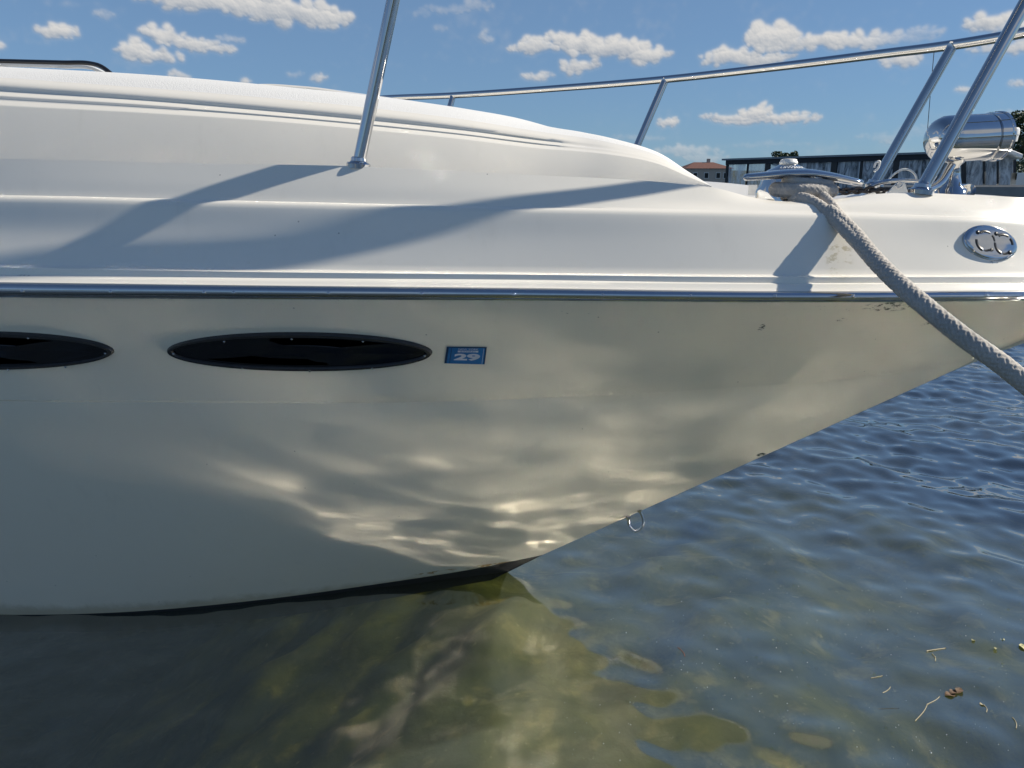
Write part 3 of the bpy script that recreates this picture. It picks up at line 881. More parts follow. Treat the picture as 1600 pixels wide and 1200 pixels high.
def stanchion(p0, p1, r=TUBE):
    p0, p1 = np.array(p0), np.array(p1)
    st = MB().tube(np.linspace(p0, p1, 24), r, 20).build('stanchion', STEEL, BOAT, origin=p0)
    ax_ = (p1 - p0)/np.linalg.norm(p1 - p0)
    mb = MB().lathe([(.0215, -.006), (.0225, .0015), (.021, .0035), (.018, .0045), (.0150, .007), (.0140, .013), (.0120, .0145)], p0, (ax_*.25 + np.array([0, 0, .75])), 28)
    b_ = mb.build('base_flange', STEEL, st, angle=35)
    for k in (0, 2.1, 4.2):
        s_ = sc0.copy(); COL.objects.link(s_); s_.parent = b_; s_.rotation_euler = (-math.pi/2, 0, 0); s_.scale = (1.1,)*3
        s_.location = Vector((.0185*math.cos(k+3.1), .0185*math.sin(k+3.1), p0[2] + .004 - b_.location.z - st.location.z - BOAT.location.z)) + Vector((p0[0] - b_.location.x - st.location.x - BOAT.location.x, p0[1] - b_.location.y - st.location.y - BOAT.location.y, 0))
    return st
stanchion(at(560, 257.8, 1.462), at(622, -36, 1.453))
stanchion(at(1439, 299, 1.435), at(1621, -30, 1.48))
stanchion(at(1365, 290, 1.90), at(1490, 69, 1.93))
stanchion(at(985, 252, 2.60), at(1040, 124, 2.66))
stanchion(at(690, 215, 3.16), at(708, 149, 3.22))

# --- mooring cleat on the port foredeck
CL = np.array(at(1254, 300, 1.475)); zc = CL[2]
mb = MB()
bar = spline([at(1161, 277.5, 1.475), at(1185, 275.5, 1.475), at(1220, 272.5, 1.475), at(1254, 272, 1.475), at(1300, 277, 1.475), at(1330, 283, 1.475), at(1349, 286.5, 1.475)], 48)
T_, N_, B_ = frames(bar); G_ = []
for i, p_ in enumerate(bar):
    k = i/47; w_ = .024*(max(0.0, 1 - abs(2*k-1)**2.6))**.5 + .0045; h_ = .0062 + .004*(1 - abs(2*k-1)) 
    if i in (0, 47): w_ *= .3; h_ *= .3
    G_.append([p_ + np.array([0, math.sin(a)*0, 0]) + np.array([0, w_*math.cos(a), h_*math.sin(a)]) for a in np.linspace(0, 2*math.pi, 20, endpoint=False)])
mb.grid(np.array(G_)[::-1], closed_v=True)
mb.F.append(tuple(range(len(mb.V)-20, len(mb.V)))); mb.F.append(tuple(range(20))[::-1])
cleat = mb.build('mooring_cleat', STEEL, BOAT)
pz = at(1254, 316, 1.475)[2] - .012
pc = [CL[0], CL[1], 0]
MB().lathe([(.045, pz), (.044, pz + .006), (.030, pz + .011), (.022, pz + .02), (.021, bar[24][2] - .012), (.026, bar[24][2])], pc, (0, 0, 1), 32).build('cleat_post', STEEL, cleat, angle=40)

# --- windlass with raised lettering behind the cleat
wc = at(1231, 268, 1.60); wc = np.array([wc[0], wc[1], 0]); wz = at(1231, 271, 1.60)[2]
wl = MB().lathe([(.060, wz - .06), (.060, wz - .035), (.052, wz - .02), (.050, wz - .004), (.0478, wz), (.040, wz + .006), (.027, wz + .0125), (.0185, wz + .017), (.0165, wz + .0185)], wc, (0, 0, 1), 48).build('windlass', STEEL, BOAT, angle=35)
MB().lathe([(.0155, wz + .017), (.0175, wz + .0185), (.0182, wz + .021), (.0170, wz + .0235), (.0160, wz + .0245), (.0158, wz + .027), (.012, wz + .0285), (.002, wz + .029)], wc, (0, 0, 1), 32).build('windlass_cap', WHITEP, wl)
V_, F_ = text_mesh('LEWMAR', .02)
Pw = []
for v_ in V_:
    a_ = R(-90 + (v_[0]-.5)*95); k = v_[1]; rr = .0345 - .0065*k; zz = wz + .0093 + .0034*k + .0006
    Pw.append((wc[0] + rr*math.cos(a_), wc[1] + rr*math.sin(a_) - .0006, zz))
obj('lettering', Pw, F_, WHITEP, wl, smooth=False)

# --- chrome searchlight on its pedestal
sp0, sp1 = np.array(at(1453, 219, 1.55)), np.array(at(1560, 213, 1.57))
L_ = np.linalg.norm(sp1 - sp0); ax_ = (sp1 - sp0)/L_; Rr = .0445
prof = [(.004, .0), (.018, .002), (.030, .007), (.038, .015), (.0435, .027), (Rr, .042), (Rr, L_*.79), (Rr - .0022, L_*.80), (Rr - .0022, L_*.815), (Rr + .0012, L_*.822), (Rr + .0012, L_*.955), (Rr + .0030, L_*.962), (Rr + .0030, L_*.992), (Rr, L_), (Rr - .006, L_), (Rr - .008, L_ - .006)]
sl = MB().lathe(prof, sp0, ax_, 56).build('searchlight', STEEL, BOAT, angle=28)
MB().lathe([(Rr - .0075, L_ - .007), (.02, L_ - .004), (.002, L_ - .003)], sp0, ax_, 40).build('lens', GLASS, sl)
for q in (-.6, .6): MB().lathe([(.004, 0), (.004, .003), (.0015, .0045)], sp0 + ax_*L_*.88 + np.array([0, q*.03, -.040]), (0, q*.3, -1), 12).build('clamp_screw', STEEL, sl)
cc = sp0 + ax_*L_*.42
pb = at(1496, 299, 1.57)
MB().lathe([(.030, pb[2] - .01), (.029, pb[2] + .004), (.017, pb[2] + .012), (.012, pb[2] + .03), (.0095, cc[2] - Rr - .006), (.016, cc[2] - Rr - .001), (.018, cc[2] - Rr + .006)], (cc[0], cc[1], 0), (0, 0, 1), 32).build('pedestal', STEEL, sl)
MB().tube(spline([at(1440, 302, 1.50), at(1470, 285, 1.53), at(1487, 258, 1.555), at(1494, 249, 1.56)], 24), .008, 14).build('strut', STEEL, sl)

# --- anchor gear at the stem head
GALV = simple('galvanised_chain', (0.10, 0.085, 0.075), 0.5, 0.6, .15, 80)
ag = empty('anchor_roller', Vector(at(1420, 299, 1.58)) - BOAT.location, BOAT)
def under(o_): return o_
mb = MB(); th = .004
pl = [(1384, 306), (1396, 291), (1404, 284), (1414, 284), (1420, 306)]
fr_ = [at(u, v, 1.52) for u, v in pl]; bk_ = [p_ + np.array([0, th, 0]) for p_ in fr_]
mb.add(fr_ + bk_, [tuple(range(5))[::-1], tuple(range(5, 10))] + [(i, (i+1) % 5, 5+(i+1) % 5, 5+i) for i in range(5)])
mb.build('cheek_plate', WHITEP, ag, smooth=False)
rc = at(1404.5, 289, 1.515); mb = MB().tube([rc + np.array([.0055*math.cos(t_), 0, .0055*math.sin(t_)]) for t_ in np.linspace(0, 2*math.pi, 25)], .0013, 8, caps=False); mb.build('shackle_eye', STEEL, ag)
bl = spline([at(1352, 297, 1.56), at(1368, 288, 1.56), at(1395, 282.5, 1.56), at(1425, 282.5, 1.565), (at(1460, 288, 1.57)), at(1503, 296, 1.58)], 40)
MB().tube(bl, .0042, 12).build('bail', STEEL, ag)
MB().tube(spline([at(1388, 281, 1.60), at(1398, 271, 1.60), at(1412, 264.5, 1.60), at(1424, 267, 1.60), at(1431, 275, 1.60), at(1432, 284, 1.60)], 40), .0021, 10).build('cable_loop', WHITEP, ag)
MB().lathe([(.014, -.03), (.0145, -.024), (.008, -.012), (.008, .012), (.0145, .024), (.014, .03)], at(1508, 299, 1.575), (.35, .93, 0), 24).build('roller', STEEL, ag)
MB().tube(spline([at(1506, 302, 1.56), at(1513, 296, 1.56), at(1521, 290, 1.56)], 16), .005, 12).build('roller_pin', STEEL, ag)
lk = None
for i, u in enumerate(range(1304, 1392, 9)):
    c_ = at(u, 297 + (i % 3) - (u-1304)/88*1.0, 1.55)
    if lk is None:
        pts = [np.array([.0095*math.cos(t_), 0, .0055*math.sin(t_)]) for t_ in np.linspace(0, 2*math.pi, 21)]
        lk = MB().tube(pts, .0027, 8, caps=False).build('chain_link', GALV, ag, origin=(0, 0, 0)); o_ = lk
    else: o_ = lk.copy(); COL.objects.link(o_); o_.parent = ag
    o_.location = Vector(c_) - ag.location - BOAT.location; o_.rotation_euler = (math.pi/2*(i % 2) + .3, .1*((i*7) % 3 - 1), .2)
MB().box(at(1194, 297, 1.66), (.05, .06, .022)).build('foot_switch', WHITEP, BOAT, smooth=False)
MB().tube(spline([at(1366, 262, 1.72), at(1369, 254, 1.72), at(1374, 252, 1.72), at(1372, 262, 1.72), at(1366, 268, 1.72)], 20), .0025, 8).build('rail_clip', WHITEP, BOAT)
# thin line hanging from the starboard rail
MB().tube([at(1460, 75, 1.99), at(1455, 130, 1.99), at(1451, 180, 1.99), at(1447, 232, 1.99)], .0008, 6).build('thin_line', BLACK, BOAT)

# --- bow eye: bent rod with two collars on the stem
mb = MB()
e0, e1 = atc(981, 810), atc(999, 799)
e0 = np.array(e0) + np.array([-.0, -.004, .004]); e1 = np.array(e1) + np.array([0, -.004, .004])
m_ = np.array(atc(992, 829)) + np.array([0, -.004, 0])
pe = spline([e0 + (e0-m_)*.15, e0, np.array(atc(983, 821)) , m_, np.array(atc(1004.5, 820)), np.array(atc(1004, 808)), e1, e1 + (e1 - np.array(atc(1004, 814)))*.3], 40)
be = mb.tube(pe, .0036, 14).build('bow_eye', STEEL, BOAT)
for p_, q_ in ((e0, pe[6]), (e1, pe[34])):
    MB().lathe([(.0065, -.004), (.0065, .002), (.0045, .003)], p_, q_ - p_, 16).build('eye_collar', STEEL, be)

# ------------------------------------------------------------------ MOORING ROPE
def braid(P, r, strands=10, pitch=.060, n=40, step=.0016, lump=.0):
    P = np.array(P, float); seg = np.linalg.norm(np.diff(P, axis=0), axis=1); L_ = seg.sum()
    m = int(L_/step); par = np.concatenate([[0], np.cumsum(seg)]); ts = np.linspace(0, L_, m)
    Q = np.stack([np.interp(ts, par, P[:, k]) for k in range(3)], 1); rr = np.interp(ts, par, r)
    a = np.linspace(0, 2*math.pi, n, endpoint=False); A_, S_ = np.meshgrid(a, ts)
    ph = S_/pitch*2*math.pi
    u_ = (strands*A_ + strands*ph/2)/(2*math.pi); w_ = (strands*A_ - strands*ph/2)/(2*math.pi)
    # plain braid: crossing strands, alternately over and under
    su = np.abs(np.sin(math.pi*u_)); sw = np.abs(np.sin(math.pi*w_)); over = (np.floor(u_) + np.floor(w_)) % 2
    rel = np.where(over < .5, su**.7, sw**.7)
    rad = rr[:, None]*(1 + .20*(rel - .75)) + .0005*(vnoise(A_*6/6.2832*4, S_*300, 400) - .5)
    T_, N_, B_ = frames(Q)
    return Q[:, None] + rad[..., None]*(np.cos(A_)[..., None]*N_[:, None] + np.sin(A_)[..., None]*B_[:, None])
ROPE, t, b = mat('braided_rope')
geo = t.node('ShaderNodeNewGeometry').outputs['Position']
fz = t.noise(geo, 700, 3, .6); dz_ = t.noise(geo, 26, 5, .6)
c_ = t.mix(dz_, (.30, .28, .255), (.55, .515, .475)); c_ = t.mix(t.smooth(fz, .55, .75, 0, .6), c_, (.09, .075, .07)); c_ = t.mix(t.smooth(fz, .25, .42, .4, 0), c_, (.60, .58, .55))
t.put(b.inputs['Base Color'], c_); setp(b, Roughness=.9)
bn = t.node('ShaderNodeBump'); bn.inputs['Strength'].default_value = .5; bn.inputs['Distance'].default_value = .0008
t.put(bn.inputs['Height'], fz); t.l.new(bn.outputs[0], b.inputs['Normal'])
rope = empty('mooring_rope', Vector(at(1254, 300, 1.475)))
tag(rope, 'thick pale braided mooring rope looped on the cleat and led down to the right', 'rope')
main = spline([at(*q) for q in [(1294, 326, 1.372), (1322, 352, 1.335), (1360, 398, 1.262), (1397, 436, 1.19), (1439, 473, 1.13), (1506, 527, 1.07), (1569, 572, 1.035), (1600, 597, 1.02), (1700, 665, .97), (1880, 760, .88), (2200, 900, .72)]], 300)
kk = np.linspace(0, 1, 300)
MB().grid(braid(main, .0098 + .0040*np.clip(kk/.10, 0, 1)), closed_v=True).build('standing_part', ROPE, rope)
leg1 = spline([at(*q) for q in [(1238, 306, 1.455), (1248, 309, 1.430), (1263, 313, 1.408), (1281, 323, 1.386), (1300, 339, 1.358), (1330, 369, 1.308), (1356, 397, 1.266)]], 80)
MB().grid(braid(leg1, np.full(80, .0108), 8, .036), closed_v=True).build('rope_leg', ROPE, rope)
leg2 = spline([at(*q) for q in [(1276, 303, 1.455), (1286, 307, 1.425), (1297, 318, 1.396), (1310, 335, 1.366), (1326, 352, 1.330), (1350, 383, 1.29)]], 80)
MB().grid(braid(leg2, np.full(80, .0090), 8, .036), closed_v=True).build('rope_leg', ROPE, rope)
def turn(cu, cv, ru, rz_, r, tilt=0, n_=90):
    c_ = at(cu, cv, 1.475); P_ = []
    for t_ in np.linspace(0, 2*math.pi, n_):
        P_.append(c_ + np.array([ru*math.cos(t_), .8*ru*math.sin(t_), rz_*math.cos(t_) + tilt*math.sin(t_)]))
    return MB().grid(braid(P_, np.full(n_, r), 8, .034, 32, .0014), closed_v=True)
turn(1255, 297, .050, -.001, .0130, .0015).build('rope_turn', ROPE, rope)
turn(1262, 285, .040, -.003, .0078, .001).build('rope_turn', ROPE, rope)

# ------------------------------------------------------------------ FLOATING BITS
FLOAT = simple('dry_straw', (0.36, 0.31, 0.20), .7, noise=.15)
LEAF = simple('pale_leaf', (0.50, 0.46, 0.24), .6, noise=.15)
DARKW = simple('dead_weed', (0.05, 0.045, 0.02), .7, noise=.15)
def wz_at(x, y):
    i = np.searchsorted(ax, x); j = np.searchsorted(ay, y); return float(Z[i, j])
def straw(u0, v0, u1, v1, name, label, m, r=.00075, bend=.004):
    a_, b_ = atz(u0, v0), atz(u1, v1); K = []
    for k in np.linspace(0, 1, 5):
        p_ = a_*(1-k) + b_*k; p_[0] += bend*math.sin(k*3.1); p_[2] = wz_at(p_[0], p_[1]) + .0012; K.append(p_)
    return tag(MB().tube(spline(K, 12), r, 6).build(name, m), label, 'plant debris', 'straws and twigs floating on the water')
straw(1447, 1106, 1468, 1090, 'floating_straw', 'forked pale straw floating low at the right of the water', FLOAT)
straw(1429, 1133, 1448, 1105, 'floating_straw', 'long thin straw just below the forked pale straw', FLOAT)
straw(1379, 1084, 1391, 1073, 'floating_straw', 'short bent straw left of the brown leaf cluster', FLOAT)
straw(1361, 1060, 1379, 1056, 'floating_straw', 'topmost little white straw left of the brown leaf cluster', FLOAT)
straw(1448, 1018, 1478, 1013, 'floating_straw', 'pale level straw above the brown leaf cluster', FLOAT, .0014)
straw(1059, 1012, 1070, 1026, 'floating_straw', 'reddish slanting straw floating left near the dark weed loop', simple('red_straw', (.28, .10, .05), .7))
straw(1456, 1022, 1461, 1034, 'floating_straw', 'tiny upright straw under the pale level straw', FLOAT, .0008)
straw(1372, 1112, 1404, 1112, 'floating_twig', 'dark thin twig lying level left of the forked straw', DARKW)
straw(1536, 1106, 1540, 1118, 'floating_straw', 'small hooked straw at the far lower right', FLOAT, .0009)
straw(1580, 1128, 1586, 1146, 'floating_straw', 'fine straw by the right edge, lowest of all', FLOAT, .0009)
def leaf(u, v, s_, rot, m, label, cat='leaf'):
    c_ = atz(u, v); c_[2] = wz_at(c_[0], c_[1]) + .0015; mb = MB(); rows_ = []
    for k in np.linspace(0, 1, 9):
        w_ = s_*.32*math.sin(math.pi*min(1, k*.96+.02))**.8; x = (k-.5)*s_
        rows_.append([c_ + np.array([x*math.cos(rot) - y*math.sin(rot), x*math.sin(rot) + y*math.cos(rot), abs(y)*.25 + .002*math.sin(k*6)]) for y in (-w_, 0, w_)])
    return tag(mb.grid(np.array(rows_)).build('floating_leaf', m), label, cat, 'leaves floating on the water')
leaf(1520, 1005, .012, .4, LEAF, 'small yellow leaf floating left of a second yellow leaf')
leaf(1554, 1020, .012, 1.1, LEAF, 'small yellow leaf floating beside the right edge')
leaf(1565, 1006, .010, 2.2, LEAF, 'smallest yellow leaf, uppermost of the floating three')
leaf(1598, 1018, .030, 1.3, LEAF, 'larger pale leaf cut by the right edge of the view')
leaf(1534, 1105, .014, .2, FLOAT, 'pale straw coloured leaf between the forked straw and the right edge')
BRL = simple('brown_leaf', (.11, .065, .035), .7, noise=.2)
for i, (u, v, r_) in enumerate([(1490, 1084, .5), (1498, 1082, .9), (1484, 1088, .2)]):
    tag(leaf(u, v, .027, r_, BRL, ['middle blade of the reddish brown leaf cluster', 'topmost blade of the reddish brown leaf cluster', 'lowest blade of the reddish brown leaf cluster'][i]), None, 'leaf', 'brown leaf blades in one cluster')
# white specks of foam: nobody could count them
mb = MB()
for i in range(150):
    u, v = RNG.uniform(860, 1600), RNG.uniform(900, 1195)
    if v < 895 + (1000-u)*1.4: continue
    p_ = atz(u, v); r_ = RNG.choice([.0006, .0008, .0011, .0018], p=[.45, .35, .17, .03]); z_ = wz_at(p_[0], p_[1])
    mb.lathe([(r_, z_ - .0003), (r_*.9, z_ + r_*.4), (r_*.3, z_ + r_*.75)], (p_[0], p_[1], 0), (0, 0, 1), 7)
tag(mb.build('foam_specks', WHITEP), 'tiny white foam specks scattered over the water at the right', None, None, 'stuff')

# ------------------------------------------------------------------ FAR SHORE
SHORE = simple('far_shore_ground', (.05, .06, .03), .9, noise=.2, scale=.2)
n_ = 240; G_ = []
rs = np.random.RandomState(8)
ang = np.linspace(0, 2*math.pi, n_, endpoint=False)
back = 1 + 3.0*np.clip(-np.cos(ang) + .1, 0, 1)**.7
hts = 7 + 4*np.sin(ang*3 + 1) + 3*np.sin(ang*7 + .5) + rs.rand(n_)*1.5
# low wooded hills all round the lake
for k, h_ in ((0, -1), (.1, .25), (.45, .8), (1, 1.0), (1.8, .9), (2.6, -.3)):
    G_.append([( (520 + 160*k)*math.sin(a_), (520 + 160*k)*math.cos(a_), max(-2, hts[i]*h_*back[i])) for i, a_ in enumerate(ang)])
hills = MB().grid(np.array(G_).transpose(1, 0, 2), closed_u=True).build('hills', SHORE); tag(hills, 'low dark green hills round the lake', None, None, 'structure')

LEAVES = []
for nm, c_ in (('foliage_dark', (.030, .055, .018)), ('foliage_mid', (.055, .085, .028))): LEAVES.append(simple(nm, c_, .6, noise=.25, scale=1.5))
BARK = simple('bark', (.09, .07, .05), .9, noise=.2, scale=6, bump=.4)
def tree(u, vtop, D, width, label, seed, n_leaf=2600, lo=.30, taper=.55, group=None):
    rs = np.random.RandomState(seed); top_ = at(u, vtop, D); x, y = top_[0], D; H_ = top_[2] - .4
    root = empty('tree', (x, y, .4)); tag(root, label, 'tree', group)
    MB().tube(spline([(x, y, .4), (x + .1, y, .4 + H_*.25), (x - .05, y + .1, .4 + H_*.55), (x, y, .4 + H_*.85)], 14), np.linspace(.16, .03, 14)*H_/5, 9).build('trunk', BARK, root)
    mb = MB(); w_ = width/2
    for i in range(7):
        a_ = i*2.4; mb.tube(spline([(x, y, .4 + H_*(.3 + .07*i)), (x + w_*.4*math.cos(a_), y + w_*.4*math.sin(a_), .4 + H_*(.45 + .06*i)), (x + w_*.8*math.cos(a_), y + w_*.8*math.sin(a_), .4 + H_*(.52 + .06*i))], 8), np.linspace(.05, .015, 8)*H_/5, 6)
    mb.build('limb', BARK, root)
    cl = [(rs.normal(0, .42)*w_, rs.normal(0, .42)*w_, H_*rs.uniform(lo, .93), rs.uniform(.20, .36)*w_ ) for _ in range(26)]
    V_ = []; F_ = []; mi_ = []
    for i in range(n_leaf):
        cx_, cy_, cz_, cr_ = cl[rs.randint(len(cl))]; tap = 1 - taper*max(0, cz_/H_ - .55)/.4
        v_ = rs.normal(0, 1, 3); v_ /= np.linalg.norm(v_); v_ *= cr_*rs.uniform(.55, 1.05)
        c_ = np.array([x + cx_*tap + v_[0], y + cy_*tap + v_[1], .4 + min(H_, cz_ + v_[2]*.8)])
        a_ = rs.normal(0, 1, 3); a_ /= np.linalg.norm(a_); b_ = np.cross(a_, rs.normal(0, 1, 3)); b_ /= np.linalg.norm(b_); s_ = rs.uniform(.09, .18)*max(1, D/60)*.7
        k = len(V_); V_ += [c_ - a_*s_, c_ + b_*s_*.6, c_ + a_*s_, c_ - b_*s_*.6]; F_.append((k, k+1, k+2, k+3)); mi_.append(i % 2)
    obj('crown', V_, F_, LEAVES, root, smooth=False, mi=mi_)
    return root
tree(1590, 174, 62, 5.4, 'tall dark tree rising behind the searchlight at the right edge', 5, 8000)
tree(1640, 190, 66, 6.5, 'broad dark tree beyond the right edge behind the shelter', 6, 3000)
tree(1227, 237, 92, 3.4, 'small round treetop showing over the long shelter roof', 7, 5000, .62, .2)
tree(1120, 262, 150, 6.0, 'low tree clump beside the house with the red brown roof', 9, 1500)
tree(1050, 262, 165, 8.0, 'low tree half hidden behind the white cabin near the house', 10, 1500)

# house with hipped roof
hc = at(1097, 290, 130); hx_, hy_ = hc[0], 130.0
WALLB = simple('house_wall', (.42, .36, .30), .8, noise=.08, scale=2); ROOFR = simple('roof_tiles', (.12, .050, .035), .8, noise=.2, scale=3); WIND = simple('window_glass_dark', (.02, .025, .03), .1)
house = empty('house', (hx_, hy_, .3)); tag(house, 'distant beige house with a red brown hipped roof past the cabin end', 'house')
zt = at(0, 264, 130)[2]; zr = at(0, 253.5, 130)[2]; wx_, wy_ = 3.6, 4
MB().box((hx_, hy_, (zt + .3)/2), (wx_*2, wy_*2, zt - .3)).build('wall', WALLB, house, smooth=False)
e_ = .35; rf = MB().add([(hx_-wx_-e_, hy_-wy_-e_, zt), (hx_+wx_+e_, hy_-wy_-e_, zt), (hx_+wx_+e_, hy_+wy_+e_, zt), (hx_-wx_-e_, hy_+wy_+e_, zt), (hx_-wx_*.45, hy_, zr), (hx_+wx_*.45, hy_, zr)], [(0,1,5,4), (1,2,5), (2,3,4,5), (3,0,4), (0,3,2,1)]).build('roof', ROOFR, house, smooth=False)
MB().box((hx_+.8, hy_, zr+.1), (.5, .5, .9)).build('chimney', WALLB, rf, smooth=False)
for q in (-2.2, -.4, 1.5, 2.7):
    w_ = MB().box((hx_ + q, hy_ - wy_ - .04, zt - 1.1), (.75, .10, .95)).build('window', WHITEP, house, smooth=False)
    MB().box((hx_ + q, hy_ - wy_ - .10, zt - 1.1), (.6, .03, .8)).build('pane', WIND, w_, smooth=False)

# grey breakwater
WALLG = simple('concrete', (.23, .23, .22), .85, noise=.12, scale=3, bump=.3)
bw0, bw1 = at(1330, 291, 33), at(1680, 290, 28)
mb = MB(); dv = (bw1 - bw0)[:2]; dv /= np.linalg.norm(dv); nv = np.array([-dv[1], dv[0]])
sec = [(0, -1.), (0, 1.06), (.1, 1.13), (.9, 1.13), (1., 1.06), (1., -1.)]
mb.grid(np.array([[(p_[0] + nv[0]*a_, p_[1] + nv[1]*a_, z_) for a_, z_ in sec] for p_ in np.linspace(bw0[:2], bw1[:2], 20)]))
tag(mb.build('breakwater', WALLG, angle=30), 'low grey concrete breakwater in front of the dark shelter', 'breakwater')

# long dark shelter with clear curtains
DARKC = simple('dark_canvas', (.010, .013, .020), .6, noise=.2, scale=2, bump=.2)
FRAME = simple('dark_frame', (.012, .014, .018), .4)
VINYL, t, b = mat('clear_vinyl')
geo = t.node('ShaderNodeNewGeometry').outputs['Position']
setp(b, Roughness=.12, Transmission_Weight=0.0, IOR=1.45)
wr = t.noise(t.vec('MULTIPLY', geo, (2.2, 2.2, .5)), 1.6, 6, .65, 1.2)
t.put(b.inputs['Base Color'], t.mix(t.smooth(wr,   .3, .65), (.30, .35, .40), (.80, .84, .88)))
t.put(b.inputs['Alpha'], t.smooth(wr, .3, .7, .35, .85))
bn = t.node('ShaderNodeBump'); bn.inputs['Strength'].default_value = .8; bn.inputs['Distance'].default_value = .12
t.put(bn.inputs['Height'], wr); t.l.new(bn.outputs[0], b.inputs['Normal'])
sh0, sh1_ = at(1133, 290, 48), at(1520, 290, 38)
dv = (sh1_ - sh0)[:2]; LN = np.linalg.norm(dv); dv /= LN; nv = np.array([-dv[1], dv[0]])
shel = empty('long_shelter', (*((sh0 + sh1_)[:2]/2), .5)); tag(shel, 'long low dark shelter with clear curtain walls behind the bow', 'shelter')
zb = .55
def sp(k, dpt, z): q = sh0[:2] + dv*LN*k + nv*dpt; return np.array([q[0], q[1], z])
z0_, z1_ = at(1133, 248, 48)[2], at(1520, 235, 38)[2]
def zt_(k): return z0_ + (z1_ - z0_)*k
def slab(k0, k1, d0, d1, zlo, zhi):
    c_ = [sp(k, dd, zz(k) if callable(zz) else zz) for k in (k0, k1) for dd in (d0, d1) for zz in (zlo, zhi)]
    return MB().add(c_, [(0,1,3,2), (4,6,7,5), (0,4,5,1), (2,3,7,6), (0,2,6,4), (1,5,7,3)])
GREYR = simple('weathered_roof_sheet', (.20, .23, .25), .5, noise=.15, scale=2)
slab(-.015, 1.02, -.25, 6.5, lambda k: zt_(k) - .10, lambda k: zt_(k)).build('roof', GREYR, shel, smooth=False)
slab(0, 1.01, -.12, -.06, lambda k: zt_(k) - .36, lambda k: zt_(k) - .104).build('valance', DARKC, shel, smooth=False)
slab(0, 1.0, 5.9, 6.0, zb, lambda k: zt_(k) - .12).build('back_wall', DARKC, shel, smooth=False)
slab(-.01, 1.01, -.3, 6.2, .25, zb).build('base_deck', FRAME, shel, smooth=False)
posts = [0.004, .105, .20, .31, .49, .60, .73, .86, .99]
for i, k in enumerate(posts):
    wd = (.010, .006, .022, .007, .024, .007, .022, .008, .014)[i]
    slab(k - wd/2, k + wd/2, -.04, .10, zb, lambda k: zt_(k) - .106).build('post', FRAME, shel, smooth=False)
for a_, b_ in zip(posts[:-1], posts[1:]):
    m_ = 9; G_ = []
    for i in range(m_):
        k = a_ + .006 + (b_ - a_ - .012)*i/(m_-1); G_.append([sp(k, .02 + .05*math.sin(i*2.1 + a_*40)*(.3 + q), zb + (zt_(k) - .36 - zb)*q) for q in np.linspace(0, 1, 6)])
    MB().grid(np.array(G_)).build('curtain', VINYL, shel)
for k, w_, z_ in ((.04, .5, .5), (.24, .9, .75), (.40, .7, .55), (.53, 1.0, .8), (.67, .8, .6), (.80, .9, .8), (.93, .7, .5)):
    slab(k, k + w_/LN, 1.8, 2.4, zb, zb + z_).build('seat_back', WHITEP if int(k*100) % 2 else GREYR, shel, smooth=False)
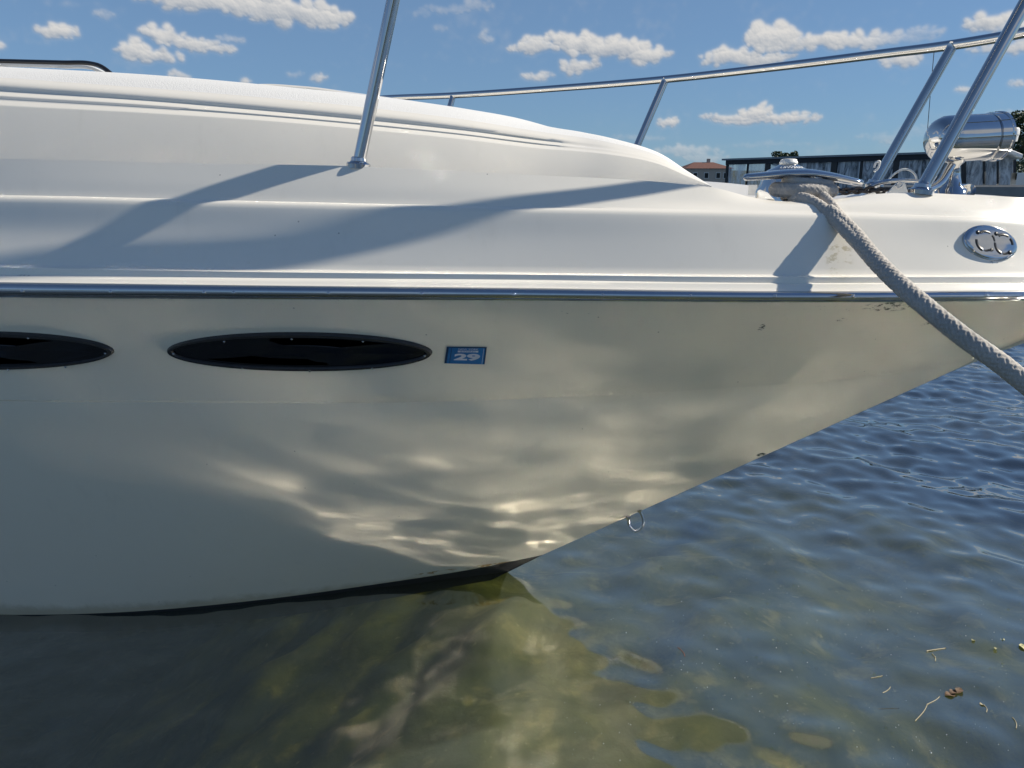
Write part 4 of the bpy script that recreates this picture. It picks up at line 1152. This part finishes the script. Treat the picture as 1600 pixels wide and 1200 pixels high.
# white topped wheelhouse at its right end
cab = empty('wheelhouse', (*at(1560, 290, 37)[:2], .5)); tag(cab, 'white roofed glazed wheelhouse at the right end of the dark shelter', 'wheelhouse')
def cp(u, v, D): return at(u, v, D)
def quadbox(u0, u1, v0, v1, D0, D1, dep, dD=0):
    pts = []
    for dd in (0, dep):
        for (u, D) in ((u0, D0), (u1, D1)):
            for v in (v1, v0):
                p_ = at(u, v, D); p_[1] += dd; p_[0] += dd*.16; pts.append(p_)
    return MB().add(pts, [(0,2,3,1), (4,5,7,6), (0,1,5,4), (2,6,7,3), (1,3,7,5), (0,4,6,2)])
quadbox(1508, 1588, 243, 290, 39.4, 39.0, .2).build('back_wall', DARKC, cab, smooth=False)
for u0_, u1_ in ((1510, 1536), (1540, 1557), (1561, 1583)):
    quadbox(u0_, u1_, 246, 289, 37.0, 36.9, .05).build('pane', VINYL, cab, smooth=False)
    quadbox(u0_ + 3, u1_ - 5, 268 + (u0_ % 7), 289, 38.0, 38.0, .7).build('seat_back', WHITEP, cab, smooth=False)
for u in (1508, 1537, 1559, 1585): quadbox(u - 1.6, u + 1.6, 243, 287, 36.9, 36.9, .3).build('pillar', FRAME, cab, smooth=False)
rfp = spline([at(1500, 231, 36.5), at(1540, 226, 36.4), at(1572, 231, 36.3), at(1596, 240, 36.2)], 16)
G_ = []
for p_ in rfp: G_.append([p_ + np.array([0, 0, -.26]), p_ + np.array([0, -.12, -.20]), p_ + np.array([0, -.10, -.05]), p_, p_ + np.array([.4, 3.2, .05]), p_ + np.array([.4, 3.3, -.22])])
mb = MB().grid(np.array(G_)[::-1]); mb.F.append(tuple(range(6))); mb.F.append(tuple(range(len(mb.V)-6, len(mb.V)))[::-1]); mb.build('roof', WHITEP, cab, angle=40)
mb = MB().lathe([(.25, -.30), (.30, -.28), (.32, -.02), (.34, 0), (.34, .22), (.30, .30), (.10, .34)], at(1579, 211, 36), (0, 0, 1), 24); mb.build('radar_dome', WHITEP, cab, angle=30)
MB().tube([at(1579, 218, 36), at(1579, 236, 36)], .06, 8).build('radar_mast', WHITEP, cab)
# white motorboat at the far right
wb = empty('white_boat', (*at(1600, 290, 34)[:2], .1)); tag(wb, 'small white boat moored beside the wheelhouse at the right edge', 'motorboat')
G_ = []
for k in np.linspace(0, 1, 14):
    u = 1582 + 90*k; w_ = .9*min(1, (k*2.2 + .08))**.6; c_ = at(u, 290, 34)
    G_.append([(c_[0], c_[1] - w_, z_) if False else (c_[0], c_[1] - w_*f_, z_) for f_, z_ in ((.2, .05), (.7, .4), (1, 1.35 + .1*(1-k)), (.96, 1.55 + .1*(1-k)), (-.96, 1.55 + .1*(1-k)), (-1, 1.35), (-.7, .4))])
MB().grid(np.array(G_)).build('hull', WHITEP, wb, angle=30)
quadbox(1596, 1640, 272, 281, 34, 34, .8).build('windscreen', WIND, wb, smooth=False)
